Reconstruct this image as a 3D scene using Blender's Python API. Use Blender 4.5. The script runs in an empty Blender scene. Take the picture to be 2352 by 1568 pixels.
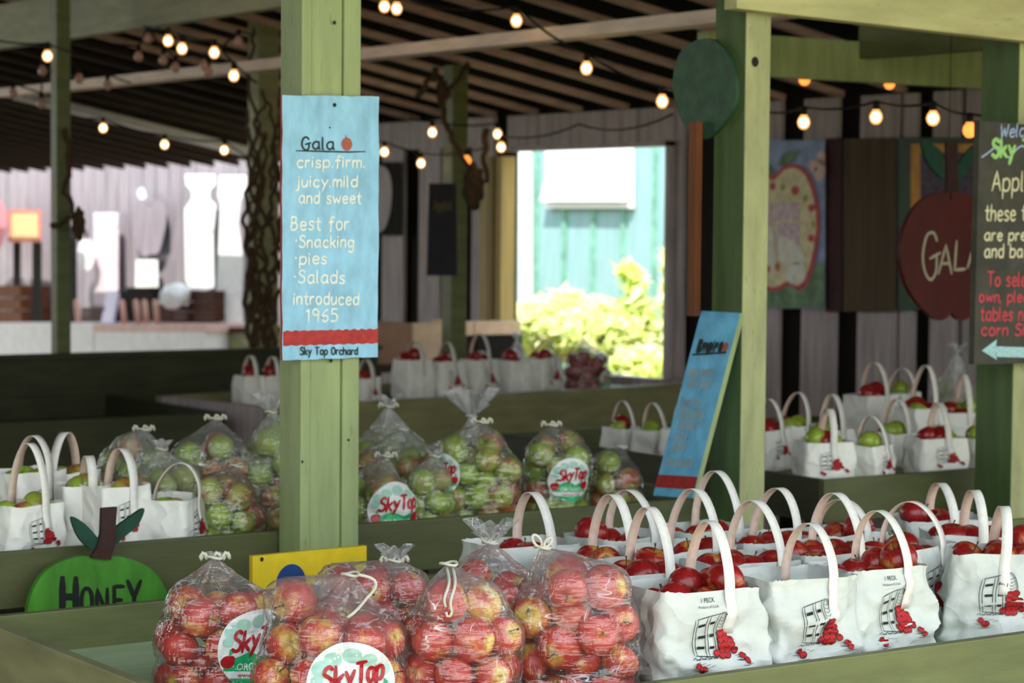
import bpy, bmesh, math, random
from mathutils import Vector, Matrix, noise
from mathutils.bvhtree import BVHTree

random.seed(7)
sc = bpy.context.scene
COL = sc.collection

# ------------------------------------------------------------------ survey
# The photo was measured as a 2352x1568 frame taken with a 50 mm lens on a 22.3 mm wide
# sensor.  x runs along the table fronts, y runs into the shed, z is up (metres).
YAW, PIT, ROL = math.radians(34.5), math.radians(3.0), math.radians(0.5)
F = 5273.; CX, CY = 1176., 784.; CAMZ = 1.55
def _axes():
    cy, sy, cp, sp = math.cos(YAW), math.sin(YAW), math.cos(PIT), math.sin(PIT)
    f = Vector((sy*cp, cy*cp, -sp)); r = Vector((cy, -sy, 0)); u = r.cross(f)
    c, s = math.cos(ROL), math.sin(ROL)
    return c*r + s*u, -s*r + c*u, f
RT, UP, FW = _axes()
EYE = Vector((0, 0, CAMZ))
def ray(px, py): return RT*((px-CX)/F) + UP*((CY-py)/F) + FW
def D(px, py, d): return EYE + ray(px, py)*d
def PZ(px, py, z): v = ray(px, py); return EYE + v*((z-CAMZ)/v.z)
def PY(px, py, y): v = ray(px, py); return EYE + v*(y/v.y)
def PX(px, py, x): v = ray(px, py); return EYE + v*(x/v.x)

# ------------------------------------------------------------------ materials
def lin(c):
    o = []
    for v in c[:3]:
        v = v/255.
        o.append(v/12.92 if v <= .04045 else ((v+.055)/1.055)**2.4)
    return (*o, 1)

class NT:
    def __init__(s, name):
        s.m = bpy.data.materials.new(name); s.m.use_nodes = True
        s.t = s.m.node_tree; s.n = s.t.nodes; s.l = s.t.links
        s.b = s.n['Principled BSDF']; s.out = s.n['Material Output']
    def new(s, kind, **kw):
        n = s.n.new(kind)
        for k, v in kw.items():
            if k.startswith('i_'): n.inputs[k[2:].replace('_', ' ')].default_value = v
            else: setattr(n, k, v)
        return n
    def link(s, a, b): s.l.new(a, b)
    def coords(s, scale=(1, 1, 1), out='Object'):
        tc = s.new('ShaderNodeTexCoord'); mp = s.new('ShaderNodeMapping')
        mp.inputs['Scale'].default_value = scale
        s.link(tc.outputs[out], mp.inputs[0]); return mp.outputs[0]
    def noise(s, vec, scale, detail=4, rough=.55):
        n = s.new('ShaderNodeTexNoise'); n.inputs['Scale'].default_value = scale
        n.inputs['Detail'].default_value = detail; n.inputs['Roughness'].default_value = rough
        s.link(vec, n.inputs['Vector']); return n.outputs['Fac']
    def ramp(s, fac, stops):
        r = s.new('ShaderNodeValToRGB'); e = r.color_ramp.elements
        e[0].position, e[0].color = stops[0]; e[1].position, e[1].color = stops[-1]
        for p, c in stops[1:-1]:
            k = e.new(p); k.color = c
        s.link(fac, r.inputs[0]); return r.outputs[0]
    def mix(s, fac, a, b, mode='MIX'):
        n = s.new('ShaderNodeMix', data_type='RGBA', blend_type=mode)
        for sock, v in ((n.inputs[0], fac), (n.inputs[6], a), (n.inputs[7], b)):
            if hasattr(v, 'is_output'): s.link(v, sock)
            else: sock.default_value = v
        return n.outputs[2]
    def math(s, op, a, b=0.):
        n = s.new('ShaderNodeMath', operation=op)
        for sock, v in ((n.inputs[0], a), (n.inputs[1], b)):
            if hasattr(v, 'is_output'): s.link(v, sock)
            else: sock.default_value = v
        return n.outputs[0]
    def bump(s, h, strength=.3, dist=.01):
        b = s.new('ShaderNodeBump'); b.inputs['Strength'].default_value = strength
        b.inputs['Distance'].default_value = dist
        s.link(h, b.inputs['Height']); s.link(b.outputs[0], s.b.inputs['Normal']); return b.outputs[0]

def paint(name, c, rough=.55, var=.14, scale=(3, 3, 3), bump=.12, spec=.35, dirt=None, out='Object'):
    t = NT(name); v = t.coords(scale, out)
    n1 = t.noise(v, 4., 5); n2 = t.noise(v, 22., 4)
    a = lin([min(255, x*(1+var)) for x in c]); b = lin([x*(1-var) for x in c])
    col = t.ramp(n1, [(.3, b), (.7, a)])
    if dirt:
        col = t.mix(t.math('MULTIPLY', t.ramp(n2, [(.62, (0, 0, 0, 1)), (.75, (1, 1, 1, 1))]), .6), col, lin(dirt))
    t.link(col, t.b.inputs['Base Color'])
    t.b.inputs['Roughness'].default_value = rough; t.b.inputs['Specular IOR Level'].default_value = spec
    if bump: t.bump(n2, bump, .004)
    return t.m

def emit(name, c, strength):
    t = NT(name); t.b.inputs['Base Color'].default_value = lin(c)
    t.b.inputs['Emission Color'].default_value = lin(c); t.b.inputs['Emission Strength'].default_value = strength
    t.m.cycles.emission_sampling = 'NONE'
    return t.m

def apple_mat(name, ground, blush, deep, amount, rough=.33):
    """skin: ground colour showing at stem and calyx and in patches, blush with fine vertical streaks"""
    t = NT(name)
    tc = t.new('ShaderNodeTexCoord'); oi = t.new('ShaderNodeObjectInfo')
    add = t.new('ShaderNodeVectorMath', operation='ADD')
    comb = t.new('ShaderNodeCombineXYZ')
    r10 = t.math('MULTIPLY', oi.outputs['Random'], 37.)
    for k in range(3): t.link(r10, comb.inputs[k])
    sc_ = t.new('ShaderNodeVectorMath', operation='SCALE'); sc_.inputs['Scale'].default_value = 14.
    t.link(tc.outputs['Object'], sc_.inputs[0])
    t.link(sc_.outputs[0], add.inputs[0]); t.link(comb.outputs[0], add.inputs[1])
    big = t.noise(add.outputs[0], 2.2, 2, .4)
    mp = t.new('ShaderNodeMapping'); mp.inputs['Scale'].default_value = (9, 9, 1.1)
    t.link(add.outputs[0], mp.inputs[0]); streak = t.noise(mp.outputs[0], 1.6, 6, .7)
    speck = t.noise(add.outputs[0], 30., 2, .5)
    f = t.math('ADD', t.math('MULTIPLY', big, 1.25), t.math('MULTIPLY', streak, .75))
    f = t.math('ADD', f, t.math('MULTIPLY', t.math('SUBTRACT', oi.outputs['Random'], .5), .42))
    # poles go to the ground colour: radial distance from the core axis
    sep = t.new('ShaderNodeSeparateXYZ'); t.link(tc.outputs['Object'], sep.inputs[0])
    r2 = t.math('ADD', t.math('MULTIPLY', sep.outputs[0], sep.outputs[0]), t.math('MULTIPLY', sep.outputs[1], sep.outputs[1]))
    rad = t.math('MULTIPLY', t.math('SQRT', r2), 1/.036)
    pole = t.ramp(rad, [(.12, (1, 1, 1, 1)), (.62, (0, 0, 0, 1))])
    f = t.math('SUBTRACT', f, t.math('MULTIPLY', pole, .42))
    f = t.math('ADD', f, amount)
    col = t.ramp(f, [(.62, lin(ground)), (.86, lin([(g*.45+b*.55) for g, b in zip(ground, blush)])), (1.0, lin(blush)), (1.0, lin(blush))])
    f2 = t.ramp(streak, [(.42, (0, 0, 0, 1)), (.75, (1, 1, 1, 1))])
    dp = t.math('MULTIPLY', t.math('MULTIPLY', f2, .75), t.ramp(f, [(.8, (0, 0, 0, 1)), (1., (1, 1, 1, 1))]))
    col = t.mix(dp, col, lin(deep))
    col = t.mix(t.math('MULTIPLY', t.ramp(speck, [(.68, (0, 0, 0, 1)), (.74, (1, 1, 1, 1))]), .22), col, lin((235, 205, 150)))
    core = t.ramp(rad, [(.0, (1, 1, 1, 1)), (.16, (0, 0, 0, 1))])
    col = t.mix(t.math('MULTIPLY', core, .75), col, lin((96, 84, 40)))
    t.link(col, t.b.inputs['Base Color'])
    t.b.inputs['Roughness'].default_value = rough; t.b.inputs['Specular IOR Level'].default_value = .45
    t.b.inputs['Coat Weight'].default_value = .25; t.b.inputs['Coat Roughness'].default_value = .18
    return t.m

def film_mat():
    t = NT('clear_film')
    v = t.coords((1, 1, 1))
    mp1 = t.new('ShaderNodeMapping'); mp1.inputs['Scale'].default_value = (9, 9, 38); mp1.inputs['Rotation'].default_value = (.25, .35, .2)
    t.link(v, mp1.inputs[0]); n1 = t.noise(mp1.outputs[0], 1.6, 3, .5)
    mp2 = t.new('ShaderNodeMapping'); mp2.inputs['Scale'].default_value = (40, 40, 9); mp2.inputs['Rotation'].default_value = (.4, -.3, 0)
    t.link(v, mp2.inputs[0]); n2 = t.noise(mp2.outputs[0], 1.5, 3, .5)
    n3 = t.noise(v, 24., 2, .4)
    h = t.math('ADD', t.math('ADD', n1, n2), t.math('MULTIPLY', n3, 1.2))
    bp = t.new('ShaderNodeBump'); bp.inputs['Strength'].default_value = .75; bp.inputs['Distance'].default_value = .012
    t.link(h, bp.inputs['Height'])
    tr = t.new('ShaderNodeBsdfTransparent'); tr.inputs[0].default_value = (.965, .965, .97, 1)
    gl = t.new('ShaderNodeBsdfGlossy'); gl.inputs['Roughness'].default_value = .075; gl.inputs[0].default_value = (1, 1, 1, 1)
    t.link(bp.outputs[0], gl.inputs['Normal'])
    lw = t.new('ShaderNodeLayerWeight'); lw.inputs['Blend'].default_value = .22
    t.link(bp.outputs[0], lw.inputs['Normal'])
    fac = t.math('ADD', t.math('MULTIPLY', lw.outputs['Fresnel'], .6), .065)
    m1 = t.new('ShaderNodeMixShader'); t.link(fac, m1.inputs[0]); t.link(tr.outputs[0], m1.inputs[1]); t.link(gl.outputs[0], m1.inputs[2])
    df = t.new('ShaderNodeBsdfDiffuse'); df.inputs[0].default_value = (.86, .86, .88, 1)
    tl = t.new('ShaderNodeBsdfTranslucent'); tl.inputs[0].default_value = (.86, .86, .88, 1)
    m2 = t.new('ShaderNodeMixShader'); m2.inputs[0].default_value = .5
    t.link(df.outputs[0], m2.inputs[1]); t.link(tl.outputs[0], m2.inputs[2])
    at = t.new('ShaderNodeAttribute'); at.attribute_name = 'haze'
    hz = t.math('MULTIPLY', at.outputs['Fac'], t.ramp(t.math('ADD', n2, t.math('MULTIPLY', n3, .4)), [(.45, (.35, .35, .35, 1)), (.95, (1.25, 1.25, 1.25, 1))]))
    m3 = t.new('ShaderNodeMixShader'); t.link(hz, m3.inputs[0]); t.link(m1.outputs[0], m3.inputs[1]); t.link(m2.outputs[0], m3.inputs[2])
    def crease_glint(scale, rot, ns, width, seedv):  # thin white lines paint the glints along film creases
        mp = t.new('ShaderNodeMapping'); mp.inputs['Scale'].default_value = scale; mp.inputs['Rotation'].default_value = rot; mp.inputs['Location'].default_value = (seedv, seedv, 0)
        t.link(v, mp.inputs[0]); n = t.noise(mp.outputs[0], ns, 2, .45)
        d_ = t.math('ABSOLUTE', t.math('SUBTRACT', n, .5))
        return t.ramp(d_, [(0., (1, 1, 1, 1)), (width, (0, 0, 0, 1))])
    gate = t.ramp(t.noise(v, 11., 2, .5), [(.5, (0, 0, 0, 1)), (.62, (1, 1, 1, 1))])
    gate2 = t.ramp(t.noise(v, 14., 2, .5), [(.36, (1, 1, 1, 1)), (.46, (0, 0, 0, 1))])
    cz = t.math('MAXIMUM', t.math('MULTIPLY', crease_glint((8, 8, 34), (.3, .4, .2), 1.3, .016, 2.), gate),
                t.math('MULTIPLY', crease_glint((30, 30, 9), (.5, -.35, .1), 1.3, .014, 5.), gate2))
    m4 = t.new('ShaderNodeMixShader'); t.link(t.math('MULTIPLY', cz, .62), m4.inputs[0]); t.link(m3.outputs[0], m4.inputs[1])
    wd = t.new('ShaderNodeBsdfDiffuse'); wd.inputs[0].default_value = (1, 1, 1, 1); wg = t.new('ShaderNodeBsdfGlossy'); wg.inputs['Roughness'].default_value = .35
    m5 = t.new('ShaderNodeMixShader'); m5.inputs[0].default_value = .4; t.link(wd.outputs[0], m5.inputs[1]); t.link(wg.outputs[0], m5.inputs[2])
    t.link(m5.outputs[0], m4.inputs[2])
    t.link(m4.outputs[0], t.out.inputs[0]); t.n.remove(t.b)
    return t.m

def paper_mat(name='white_kraft_paper', a=(198, 204, 200), b=(220, 223, 218)):
    t = NT(name); v = t.coords((1, 1, 1))
    n = t.noise(v, 60., 5); n2 = t.noise(v, 9., 3)
    t.link(t.ramp(n2, [(.3, lin(a)), (.7, lin(b))]), t.b.inputs['Base Color'])
    t.b.inputs['Roughness'].default_value = .6; t.b.inputs['Specular IOR Level'].default_value = .25
    vo = t.new('ShaderNodeTexVoronoi'); vo.inputs['Scale'].default_value = 15.; nz = t.new('ShaderNodeTexNoise'); nz.inputs['Scale'].default_value = 9.
    t.link(v, nz.inputs['Vector']); wv = t.mix(.12, v, nz.outputs['Color']); t.link(wv, vo.inputs['Vector'])
    t.bump(t.math('ADD', t.math('MULTIPLY', n, .12), t.math('ADD', t.math('MULTIPLY', n2, .6), vo.outputs['Distance'])), .85, .016)
    return t.m

M = {}
M['post'] = paint('sage_green_painted_wood', (148, 163, 113), .5, .09, (5, 5, .7), .2, dirt=(110, 125, 78))
M['olive'] = paint('olive_painted_wood', (100, 106, 66), .5, .1, (1.2, 1.2, 6), .15, dirt=(96, 104, 66))
M['olive2'] = paint('faded_olive_painted_wood', (140, 138, 100), .55, .1, (1.2, 1.2, 6), .1)
M['traygreen'] = paint('pale_green_tray_paint', (186, 206, 164), .45, .08, (1, 6, 6), .1)
M['beam'] = paint('pale_green_beam_paint', (190, 188, 136), .55, .08, (1, 6, 6), .12, dirt=(150, 150, 105))
M['darkwood'] = paint('dark_aged_wood', (52, 38, 26), .75, .25, (1, 1, 8), .2)
M['rafter'] = paint('bounce_lit_rafter_wood', (196, 164, 152), .7, .15, (1.5, 8, 8), .15)
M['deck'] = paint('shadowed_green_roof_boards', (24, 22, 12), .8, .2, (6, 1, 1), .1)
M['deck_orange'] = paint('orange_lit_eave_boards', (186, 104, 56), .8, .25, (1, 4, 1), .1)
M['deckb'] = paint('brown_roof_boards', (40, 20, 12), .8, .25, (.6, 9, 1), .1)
M['board'] = paint('lilac_grey_weathered_boards', (178, 166, 168), .75, .12, (8, 8, .8), .15)
M['whiteboard'] = paint('white_sunlit_boards', (140, 132, 140), .7, .12, (8, 8, .8), .15)
M['gap'] = paint('dark_wall_backing', (24, 20, 14), .9, .2)
M['concrete'] = paint('concrete_floor', (98, 94, 86), .8, .12, (1, 1, 1), .2)
M['paper'] = paper_mat(); M['paper_far'] = paper_mat('light_lifted_white_paper', (240, 240, 234), (250, 250, 244))  # brighter copy of the paper stands in for light on dimmer tables
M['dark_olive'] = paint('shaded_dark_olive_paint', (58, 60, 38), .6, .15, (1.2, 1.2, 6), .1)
M['plank_blue'] = paint('deep_sky_blue_paint', (112, 192, 236), .5, .1, (5, 5, 5), .1)
M['strap_inner'] = paint('beige_inside_of_strap', (222, 196, 182), .65, .04, (20, 20, 20), .05)
M['beam_pink'] = paint('pinkish_pale_joist', (242, 214, 198), .6, .08, (8, 1.5, 8), .1)
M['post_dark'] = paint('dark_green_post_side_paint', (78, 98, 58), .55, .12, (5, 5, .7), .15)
M['olive_mid'] = paint('mid_olive_painted_wood', (80, 85, 52), .5, .1, (1.2, 1.2, 6), .15)
M['post_pale'] = paint('pale_scuffed_post_paint', (164, 168, 122), .55, .1, (5, 5, 1.2), .25, dirt=(120, 128, 86))
M['strap'] = paint('white_paper_strap', (236, 234, 228), .6, .03, (20, 20, 20), .05)
M['film'] = film_mat()
M['cord'] = paint('white_cotton_cord', (226, 224, 208), .8, .08, (200, 200, 200), .5)
M['sky_blue'] = paint('sky_blue_sign_paint', (150, 204, 234), .55, .09, (7, 7, 3), .15, dirt=(172, 214, 232))
M['sign_red'] = paint('brick_red_sign_paint', (176, 52, 50), .6, .12, (14, 14, 14), .1, dirt=(150, 80, 50))
M['ink_dark'] = paint('dark_green_black_paint', (38, 52, 50), .7, .2, (30, 30, 30), 0)
M['ink_cream'] = paint('cream_white_paint', (238, 246, 234), .6, .06, (30, 30, 30), 0)
M['ink_black'] = paint('black_paint', (14, 20, 18), .6, .2, (9, 9, 9), 0)
M['apple_dot'] = paint('small_painted_apple_red', (176, 92, 74), .6, .15, (60, 60, 60), 0)
M['chalkboard'] = paint('grey_chalkboard', (70, 69, 62), .75, .12, (5, 5, 5), .1)
M['black_board'] = paint('black_chalkboard', (40, 36, 42), .75, .12, (5, 5, 5), .1)
M['chalk_blue'] = paint('pale_blue_chalk', (160, 200, 222), .9, .12, (60, 60, 60), 0)
M['chalk_green'] = paint('green_chalk', (160, 214, 130), .9, .12, (60, 60, 60), 0)
M['chalk_cream'] = paint('cream_chalk', (216, 212, 176), .9, .1, (60, 60, 60), 0)
M['chalk_red'] = paint('red_chalk', (204, 74, 88), .9, .12, (60, 60, 60), 0)
M['chalk_aqua'] = paint('aqua_chalk', (168, 208, 214), .9, .12, (40, 40, 40), 0)
M['sign_apple_green'] = paint('bright_green_sign_paint', (64, 128, 36), .5, .14, (6, 6, 2), .1)
M['sign_stem'] = paint('dark_brown_stem_paint', (52, 30, 26), .7, .15, (9, 9, 9), .1)
M['sign_leaf'] = paint('dark_green_leaf_paint', (16, 62, 46), .6, .15, (9, 9, 9), .1)
M['sign_apple_red'] = paint('dark_red_sign_paint', (78, 16, 13), .5, .12, (5, 5, 1.5), .1)
M['crown'] = paint('dull_green_cutout_paint', (50, 82, 60), .5, .14, (6, 6, 6), .1)
M['brown_pole'] = paint('brown_pole_wood', (112, 64, 34), .6, .15, (8, 8, 1), .1)
M['yellow'] = paint('yellow_sign_paint', (226, 196, 36), .5, .05, (5, 5, 5), .1)
M['navy'] = paint('navy_blue_paint', (30, 66, 128), .5, .1, (5, 5, 5), 0)
M['lbl_white'] = paint('label_white', (232, 236, 232), .35, .02, (9, 9, 9), 0, .5)
M['lbl_mint'] = paint('label_pale_green_cloud', (172, 212, 196), .35, .03, (9, 9, 9), 0, .5)
M['lbl_green'] = paint('label_green', (42, 178, 112), .35, .05, (9, 9, 9), 0, .5)
M['lbl_red'] = paint('label_red', (182, 28, 38), .35, .05, (9, 9, 9), 0, .5)
M['prt_black'] = paint('print_black_ink', (26, 32, 30), .7, .1, (9, 9, 9), 0)
M['prt_red'] = paint('print_red_ink', (178, 26, 32), .6, .1, (40, 40, 40), 0)
M['prt_dred'] = paint('print_dark_red_ink', (84, 12, 18), .6, .1, (40, 40, 40), 0)
M['gala'] = apple_mat('gala_apple_skin', (226, 190, 84), (206, 62, 50), (150, 22, 34), .0)
M['redapple'] = apple_mat('dark_red_apple_skin', (196, 150, 66), (158, 30, 30), (92, 12, 20), .2, .28)
M['greenapple'] = apple_mat('green_apple_skin', (150, 176, 62), (150, 150, 62), (160, 96, 60), -.42)
M['blushapple'] = apple_mat('green_and_red_apple_skin', (158, 170, 66), (176, 96, 60), (140, 34, 36), -.16)
M['stem'] = paint('apple_stem_brown', (84, 62, 34), .8, .2, (90, 90, 90), .2)
def bulb_mat():
    t = NT('warm_bulb_glass'); e = t.new('ShaderNodeEmission'); e.inputs[0].default_value = lin((255, 176, 92)); e.inputs[1].default_value = 2.6
    tr = t.new('ShaderNodeBsdfTransparent'); m = t.new('ShaderNodeMixShader'); m.inputs[0].default_value = .5
    t.link(tr.outputs[0], m.inputs[1]); t.link(e.outputs[0], m.inputs[2]); t.link(m.outputs[0], t.out.inputs[0]); t.n.remove(t.b); t.m.cycles.emission_sampling = 'NONE'
    return t.m
M['bulb'] = bulb_mat(); M['bulb_core'] = emit('glowing_filament', (255, 226, 170), 22.)
M['bulb_dim'] = emit('amber_bulb_half_hidden', (255, 140, 60), 2.2)
M['bulb_off'] = paint('unlit_bulb_glass', (196, 150, 140), .25, .05, (9, 9, 9), 0, .6)
M['cable'] = paint('black_cable', (26, 22, 20), .7, .1)
M['vine'] = paint('dry_vine_bark', (74, 56, 38), .85, .25, (20, 20, 20), .4)
M['card'] = paint('brown_cardboard', (158, 122, 100), .8, .06, (4, 4, 4), .05)
M['card_l'] = paint('pale_cardboard', (226, 196, 166), .8, .05, (4, 4, 4), .05)
M['white_panel'] = paint('white_counter_panel', (246, 242, 250), .6, .04, (2, 2, 2), .04)
M['pink_edge'] = paint('pinkish_counter_top', (226, 190, 186), .6, .05, (2, 2, 2), .04)
M['basket'] = paint('brown_crate_wood', (110, 64, 36), .75, .2, (3, 3, 14), .2)
M['darkcrate'] = paint('dark_brown_crate_wood', (70, 40, 26), .75, .2, (3, 3, 14), .2)
M['pinkstick'] = paint('pinkish_wood_handle', (206, 160, 148), .6, .08, (4, 4, 4), .05)
M['teal'] = paint('pale_teal_siding', (136, 172, 176), .7, .06, (6, 6, .6), .08)
M['ext_white'] = paint('white_exterior_trim', (236, 238, 240), .6, .03)
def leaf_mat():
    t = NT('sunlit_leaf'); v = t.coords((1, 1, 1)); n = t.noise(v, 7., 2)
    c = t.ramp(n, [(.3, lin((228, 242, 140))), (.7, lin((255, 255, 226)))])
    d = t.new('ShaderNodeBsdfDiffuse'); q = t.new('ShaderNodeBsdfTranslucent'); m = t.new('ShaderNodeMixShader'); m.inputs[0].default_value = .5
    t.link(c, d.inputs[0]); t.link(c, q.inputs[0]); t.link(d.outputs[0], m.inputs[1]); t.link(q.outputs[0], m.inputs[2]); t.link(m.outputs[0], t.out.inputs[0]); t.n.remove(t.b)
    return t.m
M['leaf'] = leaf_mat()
M['soil'] = paint('garden_ground', (150, 138, 96), .9, .2, (2, 2, 2), .2)
M['terracotta'] = paint('terracotta_pot', (206, 140, 120), .7, .1)
M['foil'] = paint('pale_lilac_plastic', (206, 196, 218), .35, .06, (20, 20, 20), .2)
M['grey_apple'] = paint('grey_violet_cutout_paint', (142, 132, 142), .7, .08, (3, 3, .8), .05)
M['pink_apple'] = paint('pink_cutout_paint', (232, 132, 146), .6, .08)
M['orange_sign'] = paint('pale_orange_sign_paint', (238, 190, 140), .6, .1, (9, 9, 9), 0)
M['salmon'] = paint('salmon_sign_border', (226, 120, 108), .6, .08)
M['lightblue'] = paint('pale_blue_panel_paint', (206, 222, 246), .6, .04)
M['palepink'] = paint('pale_pink_panel_paint', (226, 206, 214), .6, .05)
M['art_sky'] = paint('dusty_blue_painted_sky', (156, 174, 214), .6, .12, (3, 3, 3), .05)
M['art_cloud'] = paint('peach_painted_cloud', (240, 200, 192), .6, .1)
M['art_red'] = paint('crimson_painted_outline', (208, 80, 92), .6, .1)
M['art_cream'] = paint('cream_painted_apple', (246, 226, 186), .6, .1, (6, 6, 6), 0)
M['art_pink'] = paint('mauve_photo_panel', (228, 198, 210), .6, .14, (10, 10, 10), 0)
M['art_white'] = paint('ivory_painted_shape', (252, 246, 228), .6, .08, (5, 5, 5), 0)
M['art_green'] = paint('mossy_painted_ground', (112, 144, 112), .6, .2, (4, 4, 4), 0)
M['art_lime'] = paint('olive_painted_dot', (176, 172, 84), .6, .1)
M['art_orange'] = paint('orange_painted_dot', (206, 112, 62), .6, .1)
M['mustard'] = paint('mustard_picture_mat', (216, 156, 70), .6, .1)
M['frame_green'] = paint('dark_green_picture_frame', (36, 70, 44), .5, .1)
M['photo_dark'] = paint('dark_violet_picture', (58, 44, 62), .5, .5, (14, 14, 14), 0)
M['curtain'] = paint('brown_shaded_panel', (88, 72, 56), .8, .15, (9, 9, .5), .1)
M['maroon'] = paint('maroon_panel', (60, 24, 30), .7, .2)
M['nail'] = paint('dark_nail_hole', (30, 34, 24), .8, .1)
M['fixture'] = paint('white_fluorescent_fixture', (196, 186, 196), .4, .05)

# ------------------------------------------------------------------ geometry helpers
def wm(o):
    m = o.matrix_basis.copy()
    while o.parent is not None:
        o = o.parent; m = o.matrix_basis @ m
    return m

class MB:
    """collects polygons and links them as ONE mesh object"""
    def __init__(s): s.v = []; s.f = []; s.mi = []; s.sm = []
    def add(s, verts, faces, mi=0, smooth=False):
        o = len(s.v); s.v += [Vector(p) for p in verts]
        for f in faces: s.f.append([i+o for i in f]); s.mi.append(mi); s.sm.append(smooth)
        return s
    def box(s, c, size, mi=0, rz=0., ax=None, bev=0.):
        c = Vector(c); hx, hy, hz = [k/2 for k in size]
        if ax is None:
            R = Matrix.Rotation(rz, 3, 'Z'); ax = (R @ Vector((1, 0, 0)), R @ Vector((0, 1, 0)), Vector((0, 0, 1)))
        X, Y, Z = ax
        if bev <= 0:
            vs = [c + X*(hx*a) + Y*(hy*b) + Z*(hz*d) for a in (-1, 1) for b in (-1, 1) for d in (-1, 1)]
            fs = [(0, 1, 3, 2), (4, 6, 7, 5), (0, 4, 5, 1), (2, 3, 7, 6), (0, 2, 6, 4), (1, 5, 7, 3)]
            return s.add(vs, fs, mi)
        bm = bmesh.new(); bmesh.ops.create_cube(bm, size=1.)
        for v in bm.verts: v.co = Vector((v.co.x*size[0], v.co.y*size[1], v.co.z*size[2]))
        bmesh.ops.bevel(bm, geom=bm.edges[:], offset=bev, segments=2, profile=.6, affect='EDGES')
        bm.verts.index_update()
        s.add([c + X*v.co.x + Y*v.co.y + Z*v.co.z for v in bm.verts], [[v.index for v in f.verts] for f in bm.faces], mi)
        bm.free(); return s
    def bar(s, p0, p1, w, h, mi=0, up=Vector((0, 0, 1)), bev=0.):
        p0, p1 = Vector(p0), Vector(p1); X = (p1-p0).normalized(); Y = Vector(up).cross(X).normalized(); Z = X.cross(Y)
        return s.box((p0+p1)/2, ((p1-p0).length, w, h), mi, ax=(X, Y, Z), bev=bev)
    def tube(s, pts, r, n=8, mi=0, caps=True):
        pts = [Vector(p) for p in pts]; o = len(s.v); m = len(pts)
        up = Vector((0, 0, 1)); prev = None
        for i, p in enumerate(pts):
            t = (pts[min(i+1, m-1)] - pts[max(i-1, 0)]).normalized()
            if prev is None:
                a = t.cross(up if abs(t.z) < .9 else Vector((1, 0, 0))).normalized()
            else: a = (prev - t*prev.dot(t)).normalized()
            prev = a; b = t.cross(a); rr = r[i] if isinstance(r, (list, tuple)) else r
            for k in range(n):
                th = 2*math.pi*k/n; s.v.append(p + a*(rr*math.cos(th)) + b*(rr*math.sin(th)))
        for i in range(m-1):
            for k in range(n):
                s.f.append([o+i*n+k, o+i*n+(k+1) % n, o+(i+1)*n+(k+1) % n, o+(i+1)*n+k]); s.mi.append(mi); s.sm.append(True)
        if caps:
            s.f.append([o+k for k in range(n)][::-1]); s.f.append([o+(m-1)*n+k for k in range(n)]); s.mi += [mi, mi]; s.sm += [False, False]
        return s
    def lathe(s, c, prof, n=20, mi=0, sx=1., sy=1.):
        c = Vector(c); o = len(s.v)
        for r, z in prof:
            for k in range(n):
                th = 2*math.pi*k/n; s.v.append(c + Vector((r*sx*math.cos(th), r*sy*math.sin(th), z)))
        for i in range(len(prof)-1):
            for k in range(n):
                s.f.append([o+i*n+k, o+i*n+(k+1) % n, o+(i+1)*n+(k+1) % n, o+(i+1)*n+k]); s.mi.append(mi); s.sm.append(True)
        return s
    def slab(s, poly, fn, t, mi=0, mi_side=None):
        """flat polygon in (u,v) put in space by fn(u,v,depth), with thickness t"""
        n = len(poly); o = len(s.v)
        s.v += [fn(u, v, 0.) for u, v in poly] + [fn(u, v, t) for u, v in poly]
        s.f.append([o+i for i in range(n)]); s.f.append([o+n+i for i in range(n)][::-1]); s.mi += [mi, mi]; s.sm += [False]*2
        for i in range(n):
            j = (i+1) % n; s.f.append([o+i, o+n+i, o+n+j, o+j]); s.mi.append(mi if mi_side is None else mi_side); s.sm.append(False)
        return s
    def build(s, name, mats, parent=None, world=True, bevel=0.):
        me = bpy.data.meshes.new(name)
        vs = s.v
        if parent is not None and world:
            inv = wm(parent).inverted(); vs = [inv @ v for v in vs]
        me.from_pydata([tuple(v) for v in vs], [], s.f)
        if not isinstance(mats, (list, tuple)): mats = [mats]
        for m in mats: me.materials.append(m)
        me.polygons.foreach_set('material_index', s.mi); me.polygons.foreach_set('use_smooth', s.sm)
        me.update()
        o = bpy.data.objects.new(name, me); COL.objects.link(o)
        if parent is not None: o.parent = parent
        if bevel > 0:
            b = o.modifiers.new('edge', 'BEVEL'); b.width = bevel; b.segments = 2; b.limit_method = 'ANGLE'
        return o

def tag(o, label=None, cat=None, group=None, kind=None):
    if label: o['label'] = label
    if cat: o['category'] = cat
    if group: o['group'] = group
    if kind: o['kind'] = kind
    return o
def thing(name, label, cat, loc=(0, 0, 0), rz=0., group=None):
    o = bpy.data.objects.new(name, None); COL.objects.link(o); o.empty_display_size = .05
    o.location = loc; o.rotation_euler = (0, 0, rz); return tag(o, label, cat, group)
def struct(name, mb, mats, bevel=0.): return tag(mb.build(name, mats, bevel=bevel), kind='structure')

def copy_tree(o, parent=None):
    c = o.copy(); COL.objects.link(c); c.parent = parent
    for ch in o.children: copy_tree(ch, c)
    return c

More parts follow.
